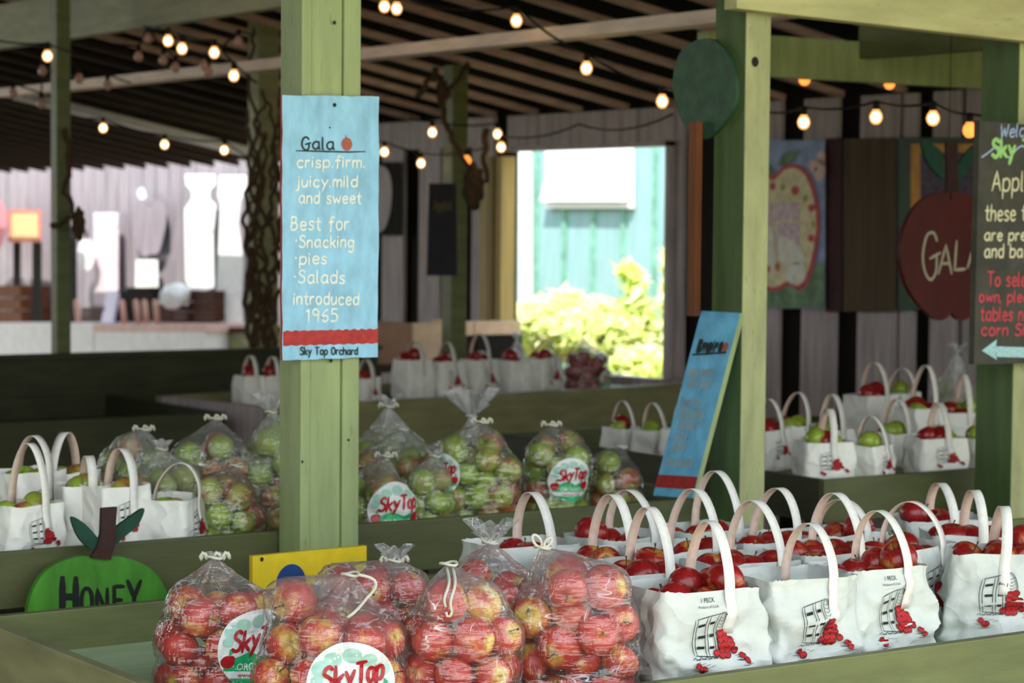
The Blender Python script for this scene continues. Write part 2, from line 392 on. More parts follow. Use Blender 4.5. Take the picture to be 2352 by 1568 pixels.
# ------------------------------------------------------------------ brush lettering
GL = {
'a': (4.6, '~4,4.2 3,5 1.5,4.8 .4,3.4 .4,1.5 1.5,.2 3,.5 4,2.2;4,5 4,1 4.6,0'),
'b': (4.2, '0,8 0,0;~0,3.5 1.5,5 3.4,4.6 4,2.6 3.3,.6 1.6,0 0,.8'),
'c': (3.8, '~3.7,4.2 2.6,5 1,4.6 .2,2.6 .8,.7 2.3,0 3.8,.7'),
'd': (4.2, '4,8 4,0;~4,4 2.6,5 .9,4.5 .2,2.5 .9,.5 2.4,0 4,1.2'),
'e': (4, '~.4,2.6 2,2.7 3.8,3 3.5,4.4 2.2,5 .9,4.4 .3,2.6 .8,.8 2.2,0 3.8,.7'),
'f': (3.2, '~3.4,7.2 2.4,8 1.5,7.2 1.4,5.5 1.4,2 1.2,-1;0,4.6 3,4.8'),
'g': (4.2, '~4,4.2 2.6,5 .9,4.5 .3,2.8 1,1 2.6,.8 4,2;~4,5 4,1 3.8,-1.8 2.4,-3 .6,-2.2'),
'h': (3.8, '0,8 0,0;~0,3 1.4,4.8 3.2,4.6 3.6,3 3.6,0'),
'i': (.6, '0,5 0,0;0,7.2 .1,6.7'), 'j': (1.6, '~1.2,5 1.2,0 .9,-2 -.3,-2.6;1.2,7.2 1.3,6.7'),
'k': (3.7, '0,8 0,0;3.4,4.8 0,2;1,2.8 3.6,0'), 'l': (1, '0,8 0,.4 .6,0'),
'm': (5.5, '0,5 0,0;~0,3.4 1.1,4.9 2.4,4.6 2.6,3 2.6,0;~2.6,3.4 3.8,4.9 5,4.6 5.3,3 5.3,0'),
'n': (3.6, '0,5 0,0;~0,3.4 1.4,4.9 3,4.6 3.4,3 3.4,0'),
'o': (4.2, '~2,5 .6,4.2 .2,2.5 .7,.7 2.1,0 3.5,.7 4,2.5 3.5,4.3 2,5'),
'p': (4.2, '0,5 0,-3;~0,3.6 1.5,5 3.4,4.5 4,2.6 3.3,.6 1.6,0 0,1'),
'r': (2.7, '0,5 0,0;~0,3.2 1,4.6 2.6,4.8'), 's': (3.3, '~3.2,4.3 2,5 .6,4.4 .8,3.1 2.6,2.2 3.2,1 2,0 .2,.5'),
't': (3, '1.4,7.5 1.4,.8 2.4,0 3,.3;0,5 3,5'), 'u': (3.7, '~0,5 0,2 .6,.3 2,.1 3.4,1.8;3.5,5 3.5,0'),
'w': (5.7, '0,5 1.4,0 2.8,4 4.2,0 5.6,5'), 'y': (3.9, '0,5 1.9,1;3.8,5 1.9,.8 .4,-3'), 'v': (3.6, '0,5 1.8,0 3.6,5'),
'A': (5, '0,0 2.5,8 5,0;1,2.8 4,2.8'), 'B': (4, '0,8 0,0;~0,8 2.6,7.6 3,6 2.2,4.5 0,4.2;~0,4.2 3,4 3.8,2.2 2.8,.4 0,0'),
'C': (4.4, '~4.2,7 2.6,8 .8,7 .2,4 .8,1 2.6,0 4.2,1'), 'D': (4.4, '0,8 0,0;~0,8 2.8,7.4 4.2,4 2.8,.6 0,0'),
'E': (3.8, '4,8 0,8 0,0 4,0;0,4.2 3.2,4.2'), 'G': (5, '~4.3,6.6 3.2,8 1.2,7.4 .2,4 1,1 2.8,-.4 4.3,1 4.4,3.8;2.4,3.4 5.4,4.4'),
'H': (4.6, '0,8 0,0;4.4,8 4.4,0;0,4 4.4,4'), 'L': (4, '.4,8 0,0 4,.3'), 'N': (4.6, '0,0 0,8 4.4,0 4.4,8'),
'O': (5, '~2.4,8 .7,6.8 .1,4 .7,1.2 2.4,0 4.2,1.2 4.8,4 4.2,6.8 2.4,8'), 'P': (4, '0,8 0,0;~0,8 3,7.6 3.8,6 3,4.2 0,4'),
'R': (4.2, '0,8 0,0;~0,8 3,7.6 3.6,6 2.8,4.4 0,4.2;1.4,4.2 4,0'), 'S': (4.2, '~4,7 2.6,8 .8,7.2 .6,5.6 2.4,4.4 4,3 3.8,1 2,0 0,1'),
'T': (5, '0,8 5,8;2.5,8 2.5,0'), 'W': (6, '0,8 1.5,0 3,6 4.5,0 6,8'), 'Y': (4.6, '0,8 2.3,4.2;4.6,8 2.3,4.2 2.3,0'),
'1': (2, '0,6.4 1.4,8 1.4,0'), '9': (4, '~3.8,6 2.4,8 .6,7.2 .4,5.2 2,4.2 3.6,5.4;3.8,6.6 3.4,0'),
'6': (4, '~3.4,7.6 1.4,6 .3,2.6 1.2,.2 3,.2 3.8,2 2.8,3.8 1,3.4 .4,2'), '5': (4, '3.6,8 .6,8 .4,4.8;~.4,4.8 2.4,5 3.8,3.2 3,.6 .2,.3'),
'.': (.5, '0,.3 .1,0'), ',': (.6, '.3,.3 0,-1.2'), '*': (1, '0,2.6 .15,2.4'), ' ': (2.4, ''), "'": (.6, '.2,8 0,6.4'),
}
def catmull(p, k=5):
    if len(p) < 3: return p
    closed = (Vector(p[0])-Vector(p[-1])).length < 1e-6
    q = ([p[-2]] if closed else [p[0]]) + list(p) + ([p[1]] if closed else [p[-1]]); out = []
    for i in range(1, len(q)-2):
        a, b, c, d = [Vector((x[0], x[1])) for x in q[i-1:i+3]]
        for j in range(k):
            t = j/k
            out.append(tuple(.5*((2*b) + (-a+c)*t + (2*a-5*b+4*c-d)*t*t + (-a+3*b-3*c+d)*t**3)))
    out.append(tuple(p[-1])); return out

class Decal:
    """flat painted marks: polygons in (u,v) with a material index and a layer"""
    def __init__(s): s.q = []
    def poly(s, pts, mi=0, layer=0): s.q.append((list(pts), mi, layer)); return s
    def stroke(s, pts, w, mi=0, layer=0, w1=None):
        P = [Vector((a, b)) for a, b in pts]; n = len(P)
        if n < 2: return s
        L, R = [], []
        for i, p in enumerate(P):
            t = (P[min(i+1, n-1)]-P[max(i-1, 0)])
            if t.length < 1e-9: t = Vector((1, 0))
            t.normalize(); nn = Vector((-t.y, t.x))
            ww = (w if w1 is None else w+(w1-w)*i/(n-1))/2
            e = t*(ww*.7) if i == n-1 else (-t*(ww*.7) if i == 0 else Vector((0, 0)))
            kk = .6 if i in (0, n-1) else 1.
            L.append(p+nn*(ww*kk)+e); R.append(p-nn*(ww*kk)+e)
        s.k = (getattr(s, 'k', 0)+1) % 5
        for i in range(n-1): s.q.append(([tuple(R[i]), tuple(R[i+1]), tuple(L[i+1]), tuple(L[i])], mi, layer+.03*(i % 4)+.13*s.k))
        return s
    def text(s, txt, u, v, h, w, mi=0, layer=0, slant=0., jit=0., fit=None, sp=1.5, rnd=None, rise=0.):
        """h = height of a capital; the text starts at u on baseline v; fit = total width"""
        rnd = rnd or random.Random(hash(txt) % 1000 if False else sum(map(ord, txt)))
        tot = sum(GL[c][0]+sp for c in txt)-sp; k = h/8.; kx = k if fit is None else fit/tot
        x = 0.
        for c in txt:
            gw, st = GL[c]; dy = rnd.uniform(-jit, jit)*8; ks = 1+rnd.uniform(-jit, jit)*.8
            for one in [q for q in st.split(';') if q]:
                sm = one[0] == '~'; pts = [tuple(float(z) for z in p.split(',')) for p in one.lstrip('~').split()]
                if sm: pts = catmull(pts)
                elif len(pts) > 1:      # keep corners: separate straight strokes, finely cut
                    fine = []
                    for a, b in zip(pts[:-1], pts[1:]):
                        fine += [tuple(a[i]+(b[i]-a[i])*j/4 for i in (0, 1)) for j in range(4)]
                    pts = fine+[pts[-1]]
                pts = [(u+(x+px*ks+slant*py)*kx, v+(py*ks+dy)*k+rise*(x+px)*kx) for px, py in pts]
                s.stroke(pts, w, mi, layer)
            x += gw+sp
        return s
    def disc(s, u, v, ru, rv=None, mi=0, layer=0, n=20, rings=3, rot=0.):
        rv = rv or ru; c, sn = math.cos(rot), math.sin(rot)
        def P(r, k):
            a = 2*math.pi*k/n; x, y = ru*r*math.cos(a), rv*r*math.sin(a)
            return (u+x*c-y*sn, v+x*sn+y*c)
        for i in range(rings):
            r0, r1 = i/rings, (i+1)/rings
            for k in range(n):
                s.q.append(([P(r0, k), P(r1, k), P(r1, k+1), P(r0, k+1)] if i else [(u, v), P(r1, k), P(r1, k+1)], mi, layer))
        return s
    def strip(s, u0, u1, ftop, fbot, mi=0, layer=0, n=20, m=5):
        for i in range(n):
            ua, ub = u0+(u1-u0)*i/n, u0+(u1-u0)*(i+1)/n
            for j in range(m):
                def P(uu, jj): return (uu, fbot(uu)+(ftop(uu)-fbot(uu))*jj/m)
                a, b, c, d = P(ua, j), P(ub, j), P(ub, j+1), P(ua, j+1)
                if (d[1]-a[1])+(c[1]-b[1]) > 1e-6: s.q.append(([a, b, c, d], mi, layer))
        return s
    def font(s, txt, u, v, h, mi=0, layer=0, fit=None, bold=0.):
        cu = bpy.data.curves.new('t', 'FONT'); cu.body = txt; cu.size = 1.; cu.align_x = 'CENTER'; cu.offset = bold
        cu.resolution_u = 3
        ob = bpy.data.objects.new('t', cu); COL.objects.link(ob)
        dg = bpy.context.evaluated_depsgraph_get(); me = ob.evaluated_get(dg).to_mesh()
        xs = [q.co.x for q in me.vertices]; w = max(xs)-min(xs)
        ky = h/.7; kx = ky if fit is None else fit/w
        for p in me.polygons:
            s.q.append(([(u+me.vertices[i].co.x*kx, v+me.vertices[i].co.y*ky) for i in p.vertices], mi, layer))
        ob.evaluated_get(dg).to_mesh_clear(); bpy.data.objects.remove(ob); bpy.data.curves.remove(cu)
        return s
    def build(s, name, mats, fn, parent=None, off=.0008, world=True):
        """fn(u,v,d): point on the surface lifted d towards the viewer"""
        mb = MB()
        for pts, mi, layer in s.q:
            vs = [fn(a, b, off+layer*.0005) for a, b in pts]
            if any(v is None for v in vs): continue
            mb.add(vs, [list(range(len(vs)))], mi)
        return mb.build(name, mats, parent, world)

# ------------------------------------------------------------------ apples
AR = .036
def apple_mesh(name, mat, nu=20, nv=14, lob=.03, squash=.93):
    mb = MB(); R = AR
    for i in range(nv+1):
        ph = math.pi*i/nv; r0 = math.sin(ph)*(1+.06*math.cos(ph)); z0 = math.cos(ph)*squash
        for k in range(nu):
            th = 2*math.pi*k/nu
            r = r0*(1+lob*math.cos(5*th)*max(0, -math.cos(ph))**1.5)
            z = z0
            if ph < math.pi/2: z -= .34*math.exp(-(r/.30)**2)
            else: z += .24*math.exp(-(r/.26)**2) - lob*.9*math.cos(5*th)*math.exp(-((r-.42)/.2)**2)
            mb.v.append(Vector((R*r*math.cos(th), R*r*math.sin(th), R*z)))
    for i in range(nv):
        for k in range(nu):
            mb.f.append([i*nu+k, (i+1)*nu+k, (i+1)*nu+(k+1) % nu, i*nu+(k+1) % nu]); mb.mi.append(0); mb.sm.append(True)
    me = bpy.data.meshes.new(name); me.from_pydata([tuple(v) for v in mb.v], [], mb.f); me.materials.append(M[mat])
    me.polygons.foreach_set('use_smooth', [True]*len(me.polygons)); me.update(); return me
def stem_mesh():
    mb = MB(); mb.tube([(0, 0, .55*AR), (.001, 0, .75*AR), (.003, .001, .98*AR), (.006, .002, 1.16*AR)], [.0016, .0012, .0012, .002], 6)
    me = bpy.data.meshes.new('stem'); me.from_pydata([tuple(v) for v in mb.v], [], mb.f); me.materials.append(M['stem']); me.update(); return me
STEM = stem_mesh()
AM = {}
for k in ('gala', 'redapple', 'greenapple', 'blushapple'):
    AM[k] = [apple_mesh('apple', k, 24, 18, .03, .92), apple_mesh('apple', k, 24, 18, .05, .97), apple_mesh('apple', k, 24, 18, .02, .88)]
NAPPLE = [0]
FAR = {'redapple': [], 'greenapple': [], 'blushapple': []}
def rand_rot(rnd, upright=.0):
    while True:
        q = Vector((rnd.gauss(0, 1), rnd.gauss(0, 1), rnd.gauss(0, 1)+upright*2))
        if q.length > .2: break
    return q.normalized().to_track_quat('Z', 'Y') @ Matrix.Rotation(rnd.uniform(0, 6.28), 3, 'Z').to_quaternion()
def put_apple(p, r, kind, rnd, label, group, stem=True, rot=None, far=False):
    rot = rot or rand_rot(rnd)
    if far:
        FAR[kind].append((Vector(p), rot, r/AR)); return None
    o = bpy.data.objects.new('apple', rnd.choice(AM[kind])); COL.objects.link(o)
    o.location = p; o.rotation_mode = 'QUATERNION'; o.rotation_quaternion = rot; o.scale = [r/AR*rnd.uniform(.97, 1.03) for _ in range(3)]
    tag(o, label, 'apple', group); NAPPLE[0] += 1
    if stem:
        s = bpy.data.objects.new('stem', STEM); COL.objects.link(s); s.parent = o
    return o

def pack(n, w, d, h, R, seed, shoulder=.8):
    rnd = random.Random(seed); P = []; rr = [R*rnd.uniform(.88, 1.06) for _ in range(n)]
    for i in range(n): P.append(Vector((rnd.uniform(-.5, .5)*(w-2*R), rnd.uniform(-.5, .5)*(d-2*R), R+(h*1.15-2*R)*(i+.5)/n)))
    for it in range(260):
        g = .004 if it < 200 else .001
        for p in P: p.z -= g
        for i in range(n):
            for j in range(i):
                q = P[i]-P[j]; L = q.length; m = (rr[i]+rr[j])*.965
                if L < m and L > 1e-6: q *= (m-L)/L*.5; P[i] += q; P[j] -= q
        for i, p in enumerate(P):
            s = 1. if p.z < h*shoulder else max(.25, 1-(p.z-h*shoulder)/(h*1.25))
            a, b = max(.004, w/2*s-rr[i]), max(.004, d/2*s-rr[i])
            k = (abs(p.x/a)**3+abs(p.y/b)**3)**(1/3.)
            if k > 1: p.x /= k; p.y /= k
            if p.z < rr[i]: p.z = rr[i]
    return P, rr

def seen(P, rr, mat):
    """indices of the spheres that some eye near the camera could see"""
    keep = []; W = [mat @ p for p in P]
    eyes = [EYE+RT*a+UP*b for a, b in ((0, 0), (-.6, 0), (.6, 0), (0, .35))]
    pts = []
    for k in range(40):
        z = 1-2*(k+.5)/40; a = k*2.399963; s = math.sqrt(1-z*z); pts.append(Vector((s*math.cos(a), s*math.sin(a), z)))
    for i, c in enumerate(W):
        cnt = 0
        for e in eyes:
            dv = (e-c).normalized()
            for q in pts:
                if q.dot(dv) < .15: continue
                s = c+q*rr[i]; u = (e-s).normalized(); hit = False
                for j, c2 in enumerate(W):
                    if j == i: continue
                    t = (c2-s).dot(u)
                    if t > 0 and ((s+u*t)-c2).length < rr[j]*.98: hit = True; break
                if not hit: cnt += 1
        if cnt >= 3: keep.append(i)
    return keep

# ------------------------------------------------------------------ clear plastic bags
LBL = ['lbl_white', 'lbl_mint', 'lbl_green', 'lbl_red', 'lbl_white']
def oval_label():
    d = Decal(); a, b = .071, .068
    el = lambda u: b*math.sqrt(max(0, 1-(u/a)**2))
    d.disc(0, 0, a, b, 0, 0, 44, 12)
    for u, v, r in ((-.044, .028, .017), (-.026, .042, .014), (.004, .047, .015), (.03, .038, .013), (.05, .02, .014), (-.054, .012, .010)):
        d.disc(u, v, r, r*.8, 1, 1, 18, 4)
    mt = lambda u: -.016+.012*(1-abs((u+.012)/.03)) if abs(u+.012) < .03 else (-.016+.007*(1-abs((u-.034)/.018)) if abs(u-.034) < .018 else -.018-.05*max(0, abs(u)-.045))
    d.strip(-.058, .058, lambda u: min(mt(u), el(u)*.98), lambda u: max(-.0385, -el(u)*.98), 2, 1, 40, 6)
    d.strip(-.048, .048, lambda u: -.0505, lambda u: min(-.0505, -el(u)*.985), 2, 1, 30, 4)
    d.font('ORCHARD', .003, -.0365, .0125, 4, 2, fit=.074, bold=.012)
    d.font('www.SkyTop', .0, -.0485, .007, 3, 2, fit=.062, bold=.01)
    for u, v in ((-.052, -.022), (.051, -.018)):
        d.disc(u, v, .0125, .0115, 3, 3, 20, 4); d.disc(u+.006, v+.006, .007, .006, 3, 3, 14, 3)
        d.poly([(u+.001, v+.010), (u+.002, v+.024), (u+.009, v+.017)], 2, 3)
    for t, u, fit, rise in (('Sky', -.046, .050, .12), ('Top', .008, .044, .12)):
        d.text(t, u, -.004 if t == 'Sky' else .001, .034, .0062, 3, 4, slant=.16, jit=.04, fit=fit, sp=1.2, rise=rise)
    return d
OVAL = oval_label()

def film_bag(label, loc, rz, w, d, h, n, kind, seed, neck=(0, 0, None), oval=None, cord='loops', ruffle=.02, res=(100, 76),
             group=None, apple_label=None, apple_group=None, R=.0355, far=False, mixk=None, stems=True, sag=.42, shoulder=.8, haze=(.05, .3)):
    rnd = random.Random(seed); loc = Vector(loc)
    root = thing('plastic_apple_bag', label, 'bag of apples', loc, rz, group)
    mw = wm(root); P, rr = pack(n, w, d, h, R, seed, shoulder)
    top = max(p.z+r for p, r in zip(P, rr)); nz = max(neck[2] or 0, top+(.008 if neck[2] else .022))
    # taut hull round the apples and the tied neck
    bm = bmesh.new()
    for p, r in zip(P, rr):
        for k in range(60):
            z = 1-2*(k+.5)/60; a = k*2.399963; s = math.sqrt(1-z*z)
            q = p+Vector((s*math.cos(a), s*math.sin(a), z))*(r+.0022); q.z = max(q.z, .0015); bm.verts.new(q)
    nr = .011
    for k in range(10): bm.verts.new((neck[0]+nr*math.cos(k*.628), neck[1]+nr*math.sin(k*.628), nz))
    g = bmesh.ops.convex_hull(bm, input=bm.verts[:])
    bmesh.ops.delete(bm, geom=[e for e in g['geom_interior'] if isinstance(e, bmesh.types.BMVert)], context='VERTS')
    hull = BVHTree.FromBMesh(bm); bm.free()
    nu, nv = res; rows = []; ph = rnd.uniform(0, 6)
    for j in range(nv+1):
        t = j/nv; z = .002+(nz-.002)*t; ax = Vector((neck[0]*t, neck[1]*t, z)); row = []
        for k in range(nu):
            th = 2*math.pi*k/nu; dv = Vector((math.cos(th), math.sin(th), 0))
            hit = hull.ray_cast(ax+dv*.6, -dv, .62)[0] if 0 < j < nv else None
            r = (hit-ax).length if hit is not None else (nr if j else .03)
            if j == 0:
                hit = hull.ray_cast(ax+Vector((0, 0, .004))+dv*.6, -dv, .62)[0]
                r = max(.01, (hit-ax).length*.93) if hit is not None else .05
            p = ax+dv*r
            gap = min((p-q).length-s for q, s in zip(P, rr))
            pull = min(max(0, gap-.003)*sag, .016 if t < .8 else .010)
            v = noise.noise((p*17)+Vector((seed, 3, 1))); v2 = 1-abs(noise.noise(Vector((p.x*30, p.y*30, p.z*80))+Vector((0, seed, 7))))*2
            v3 = 1-abs(noise.noise(Vector((math.cos(th)*3.2, math.sin(th)*3.2, p.z*9))+Vector((seed*1.3, 0, 0))))*2
            tt = max(0, (t-.62)/.38)
            pleat = .10*tt*(math.sin(11*th+ph+3*v)+.6*math.sin(19*th-ph))
            r2 = (r-pull)*(1+pleat) + .0018*v2 + .0022*max(0, v3)**3 + .0012*v
            m = max((s*s-((ax.z-q.z)**2)) for q, s in zip(P, rr))
            row.append(ax+dv*max(.006, r2))
        rows.append(row)
    # push the film out of the apples
    for j in range(1, nv):
        for k in range(nu):
            p = rows[j][k]
            for q, s in zip(P, rr):
                e = p-q; L = e.length
                if L < s+.0012 and L > 1e-5: p += e*((s+.0012-L)/L)
            p.z = max(p.z, .0008)
    if ruffle > 0:
        for j in (1, 2, 3, 4):
            t = j/4.; row = []
            for k in range(nu):
                th = 2*math.pi*k/nu; w_ = math.sin(5*th+ph)+.7*math.sin(9*th+2*ph)+.4*math.sin(14*th)
                r = nr*.9+ruffle*t*(.85+.35*w_); row.append(Vector((neck[0]+r*math.cos(th), neck[1]+r*math.sin(th), nz+ruffle*t*(1.1+.4*math.sin(3*th+ph)))))
            rows.append(row)
    mb = MB(); hz = []
    for j, row in enumerate(rows):
        for p in row: mb.v.append(p); t = min(1, p.z/nz); hz.append(haze[0]+(haze[1]-haze[0])*max(0, (t-.45)/.55)**1.6)
    for j in range(len(rows)-1):
        for k in range(nu):
            mb.f.append([j*nu+k, j*nu+(k+1) % nu, (j+1)*nu+(k+1) % nu, (j+1)*nu+k]); mb.mi.append(0); mb.sm.append(True)
    c = len(mb.v); mb.v.append(Vector((0, 0, .0008))); hz.append(haze[0])
    for k in range(nu): mb.f.append([c, (k+1) % nu, k]); mb.mi.append(0); mb.sm.append(True)
    fo = mb.build('plastic_film', M['film'], root, world=False)
    at = fo.data.attributes.new('haze', 'FLOAT', 'POINT'); at.data.foreach_set('value', hz)
    bvh = BVHTree.FromPolygons(mb.v, mb.f)
    # drawstring
    mbc = MB(); N = Vector((neck[0], neck[1], nz))
    mbc.tube([N+Vector((math.cos(a)*(nr+.003), math.sin(a)*(nr+.003), .002*math.sin(2*a))) for a in [k*math.pi/8 for k in range(17)]], .0026, 6)
    if cord == 'loops':
        for sx, rr_, tl in ((-1, .014, .5), (1, .011, -.3)):
            pts = []
            for k in range(17):
                a = k*2*math.pi/16; pts.append(N+Vector((sx*(.005+rr_*.35*(1-math.cos(a))+rr_*.5*math.sin(a)), -.010-.004*tl*math.sin(a), .001+rr_*.75*(1-math.cos(a)))))
            mbc.tube(pts, .0027, 6)
    elif cord == 'hang':
        for sx, L in ((-.004, .055), (.006, .062)):
            pts = []
            for k in range(13):
                t = k/12.; z = nz-.004-L*t; y = -(.014+.05*t)
                hit = bvh.ray_cast(Vector((neck[0]+sx, -1, z)), Vector((0, 1, 0)))[0]
                pts.append(Vector((neck[0]+sx+.004*math.sin(6*t), (hit.y-.004) if hit else y, z)))
            mbc.tube(pts, .0026, 6)
        a0, a1 = pts[-1], pts[-1]+Vector((-.010, 0, 0)); mbc.tube([a1, a1+Vector((.002, -.001, -.007)), a0+Vector((-.003, -.001, -.007)), a0], .0026, 6)
    elif cord == 'side':
        pts = []
        for k in range(17):
            t = k/16.; a = t*math.pi*1.15; u = neck[0]+.012+.034*math.sin(a)*(.6+.6*t); z = nz+.002-.058*t+.012*math.sin(a)
            hit = bvh.ray_cast(Vector((u, -1, z)), Vector((0, 1, 0)))[0]
            pts.append(Vector((u, (hit.y-.004) if hit else neck[1]-.02, z)))
        mbc.tube(pts, .0028, 6)
    elif cord == 'knots':
        for dx in (-.02, .004, .02):
            c0 = N+Vector((dx, -.006, .001))
            mbc.tube([c0+Vector((.006*math.cos(a), .005*math.sin(a)*.6, .006*math.sin(a*1.7)+.003*k/6)) for k, a in enumerate([i*.9 for i in range(9)])], .0034, 6)
    mbc.build('drawstring', M['cord'], root, world=False)
    if oval:
        for (uc, vc, phi, sc_, rot) in oval:
            cph, sph = math.cos(phi), math.sin(phi); cr, sr = math.cos(rot), math.sin(rot)
            out = Vector((sph, -cph, 0)); right = Vector((cph, sph, 0))
            def fn(u, v, dd):
                u, v = u*sc_*cr-v*sc_*sr, u*sc_*sr+v*sc_*cr
                hit = bvh.ray_cast(out*.6+right*(uc+u)+Vector((0, 0, vc+v)), -out, .75)[0]
                return None if hit is None else hit+out*(dd+.0006)
            lb = OVAL.build('printed_label', [M[k] for k in LBL], fn, root, off=.0006, world=False)
    keep = seen(P, rr, mw)
    for i in keep:
        kk = kind if mixk is None or rnd.random() > mixk[1] else mixk[0]
        put_apple(mw @ P[i], rr[i]*.985, kk, rnd, apple_label, apple_group, stem=stems, far=far)
    return root

# ------------------------------------------------------------------ paper tote bags
def peck_print():
    d = Decal(); K, RD, DR = 0, 1, 2
    X0, X1, XM = -.046, .020, -.012
    tp = lambda u: .146+(u-X0)*.22; bt = lambda u: .066-(u-X0)*.12
    d.stroke([(u, tp(u)) for u in (X0+.004, -.03, -.015, 0, .012, .02)], .0017, K); d.stroke([(u, bt(u)) for u in (X0+.004, -.03, -.015, 0, .012)], .0017, K)
    for u0, bow in ((X0, -.006), (X0+.007, -.006), (XM-.003, -.005), (XM+.004, -.005), (.010, -.006), (.017, -.006)):
        d.stroke([(u0+bow*math.sin(math.pi*t), tp(u0)+(bt(u0)-tp(u0))*t) for t in [i/8 for i in range(9)]], .0016, K)
    for i, t in enumerate((.2, .5, .78)):
        for ua, ub in ((X0+.010, XM-.006), (XM+.007, .006)):
            va, vb = tp(ua)+(bt(ua)-tp(ua))*t, tp(ub)+(bt(ub)-tp(ub))*t
            d.poly([(ua-.003, va-.0035), (ub-.003, vb-.0035), (ub-.002, vb+.0025), (ua-.002, va+.0025)], K)
    el = [(.020+.017*math.sin(a), .118+.044*math.cos(a)) for a in [i*math.pi/12 for i in range(13)]]
    d.stroke(el, .0017, K); d.stroke([(x*.86+.002, y*.92+.009) for x, y in el], .0011, K)
    for k in range(7):
        v = .150-.008*k; d.stroke([(.016, v), (.022, v-.004), (.029, v+.001)], .0011, K)
    for k in range(10):
        u = -.052+k*.0075; d.stroke([(u, .058-.001*(k % 3)), (u+.006, .062-.004*(k % 2)), (u+.011, .057)], .0017, K)
    for k in range(4): d.stroke([(-.048+k*.012, .050-.003*k), (-.036+k*.012, .052-.003*k)], .0012, K)
    pile = [(.022, .110), (.034, .113), (.020, .098), (.033, .099), (.044, .094), (.020, .085), (.033, .086), (.047, .084), (.024, .074), (.038, .073),
            (.010, .068), (.024, .062), (.037, .062), (.056, .070)]
    for i, (u, v) in enumerate(pile):
        d.disc(u, v, .0092, .0086, DR, 1, 14, 1); d.disc(u-.0004, v+.0006, .0074, .0069, RD, 2, 14, 1); d.stroke([(u-.004, v+.005), (u, v+.0035), (u+.004, v+.0055)], .0012, K, 3)
    for u, v, r in ((-.042, .044, .0075), (-.030, .035, .0098), (.074, .058, .007), (.084, .047, .0075), (.079, .056, .006)):
        d.disc(u, v, r, r*.92, DR, 1, 14, 1); d.disc(u-.0004, v+.0005, r*.88, r*.82, RD, 2, 14, 1); d.stroke([(u-.003, v+r*.6), (u, v+r*.35), (u+.004, v+r*.65)], .0012, K, 3)
        d.stroke([(u-.016, v-r-.001), (u-.004, v-r-.002), (u+.014, v-r)], .0012, K)
    for k in range(3): d.stroke([(.056+.004*k, .058-.004*k), (.072-.002*k, .059-.004*k)], .0011, K)
    return d
PRINT = peck_print()
PTEXT = Decal().font('1 PECK', -.018, .186, .0078, 0, 0, fit=.029, bold=.004).font('Produce of U.S.A.', -.018, .177, .0042, 0, 0, fit=.043, bold=.004)

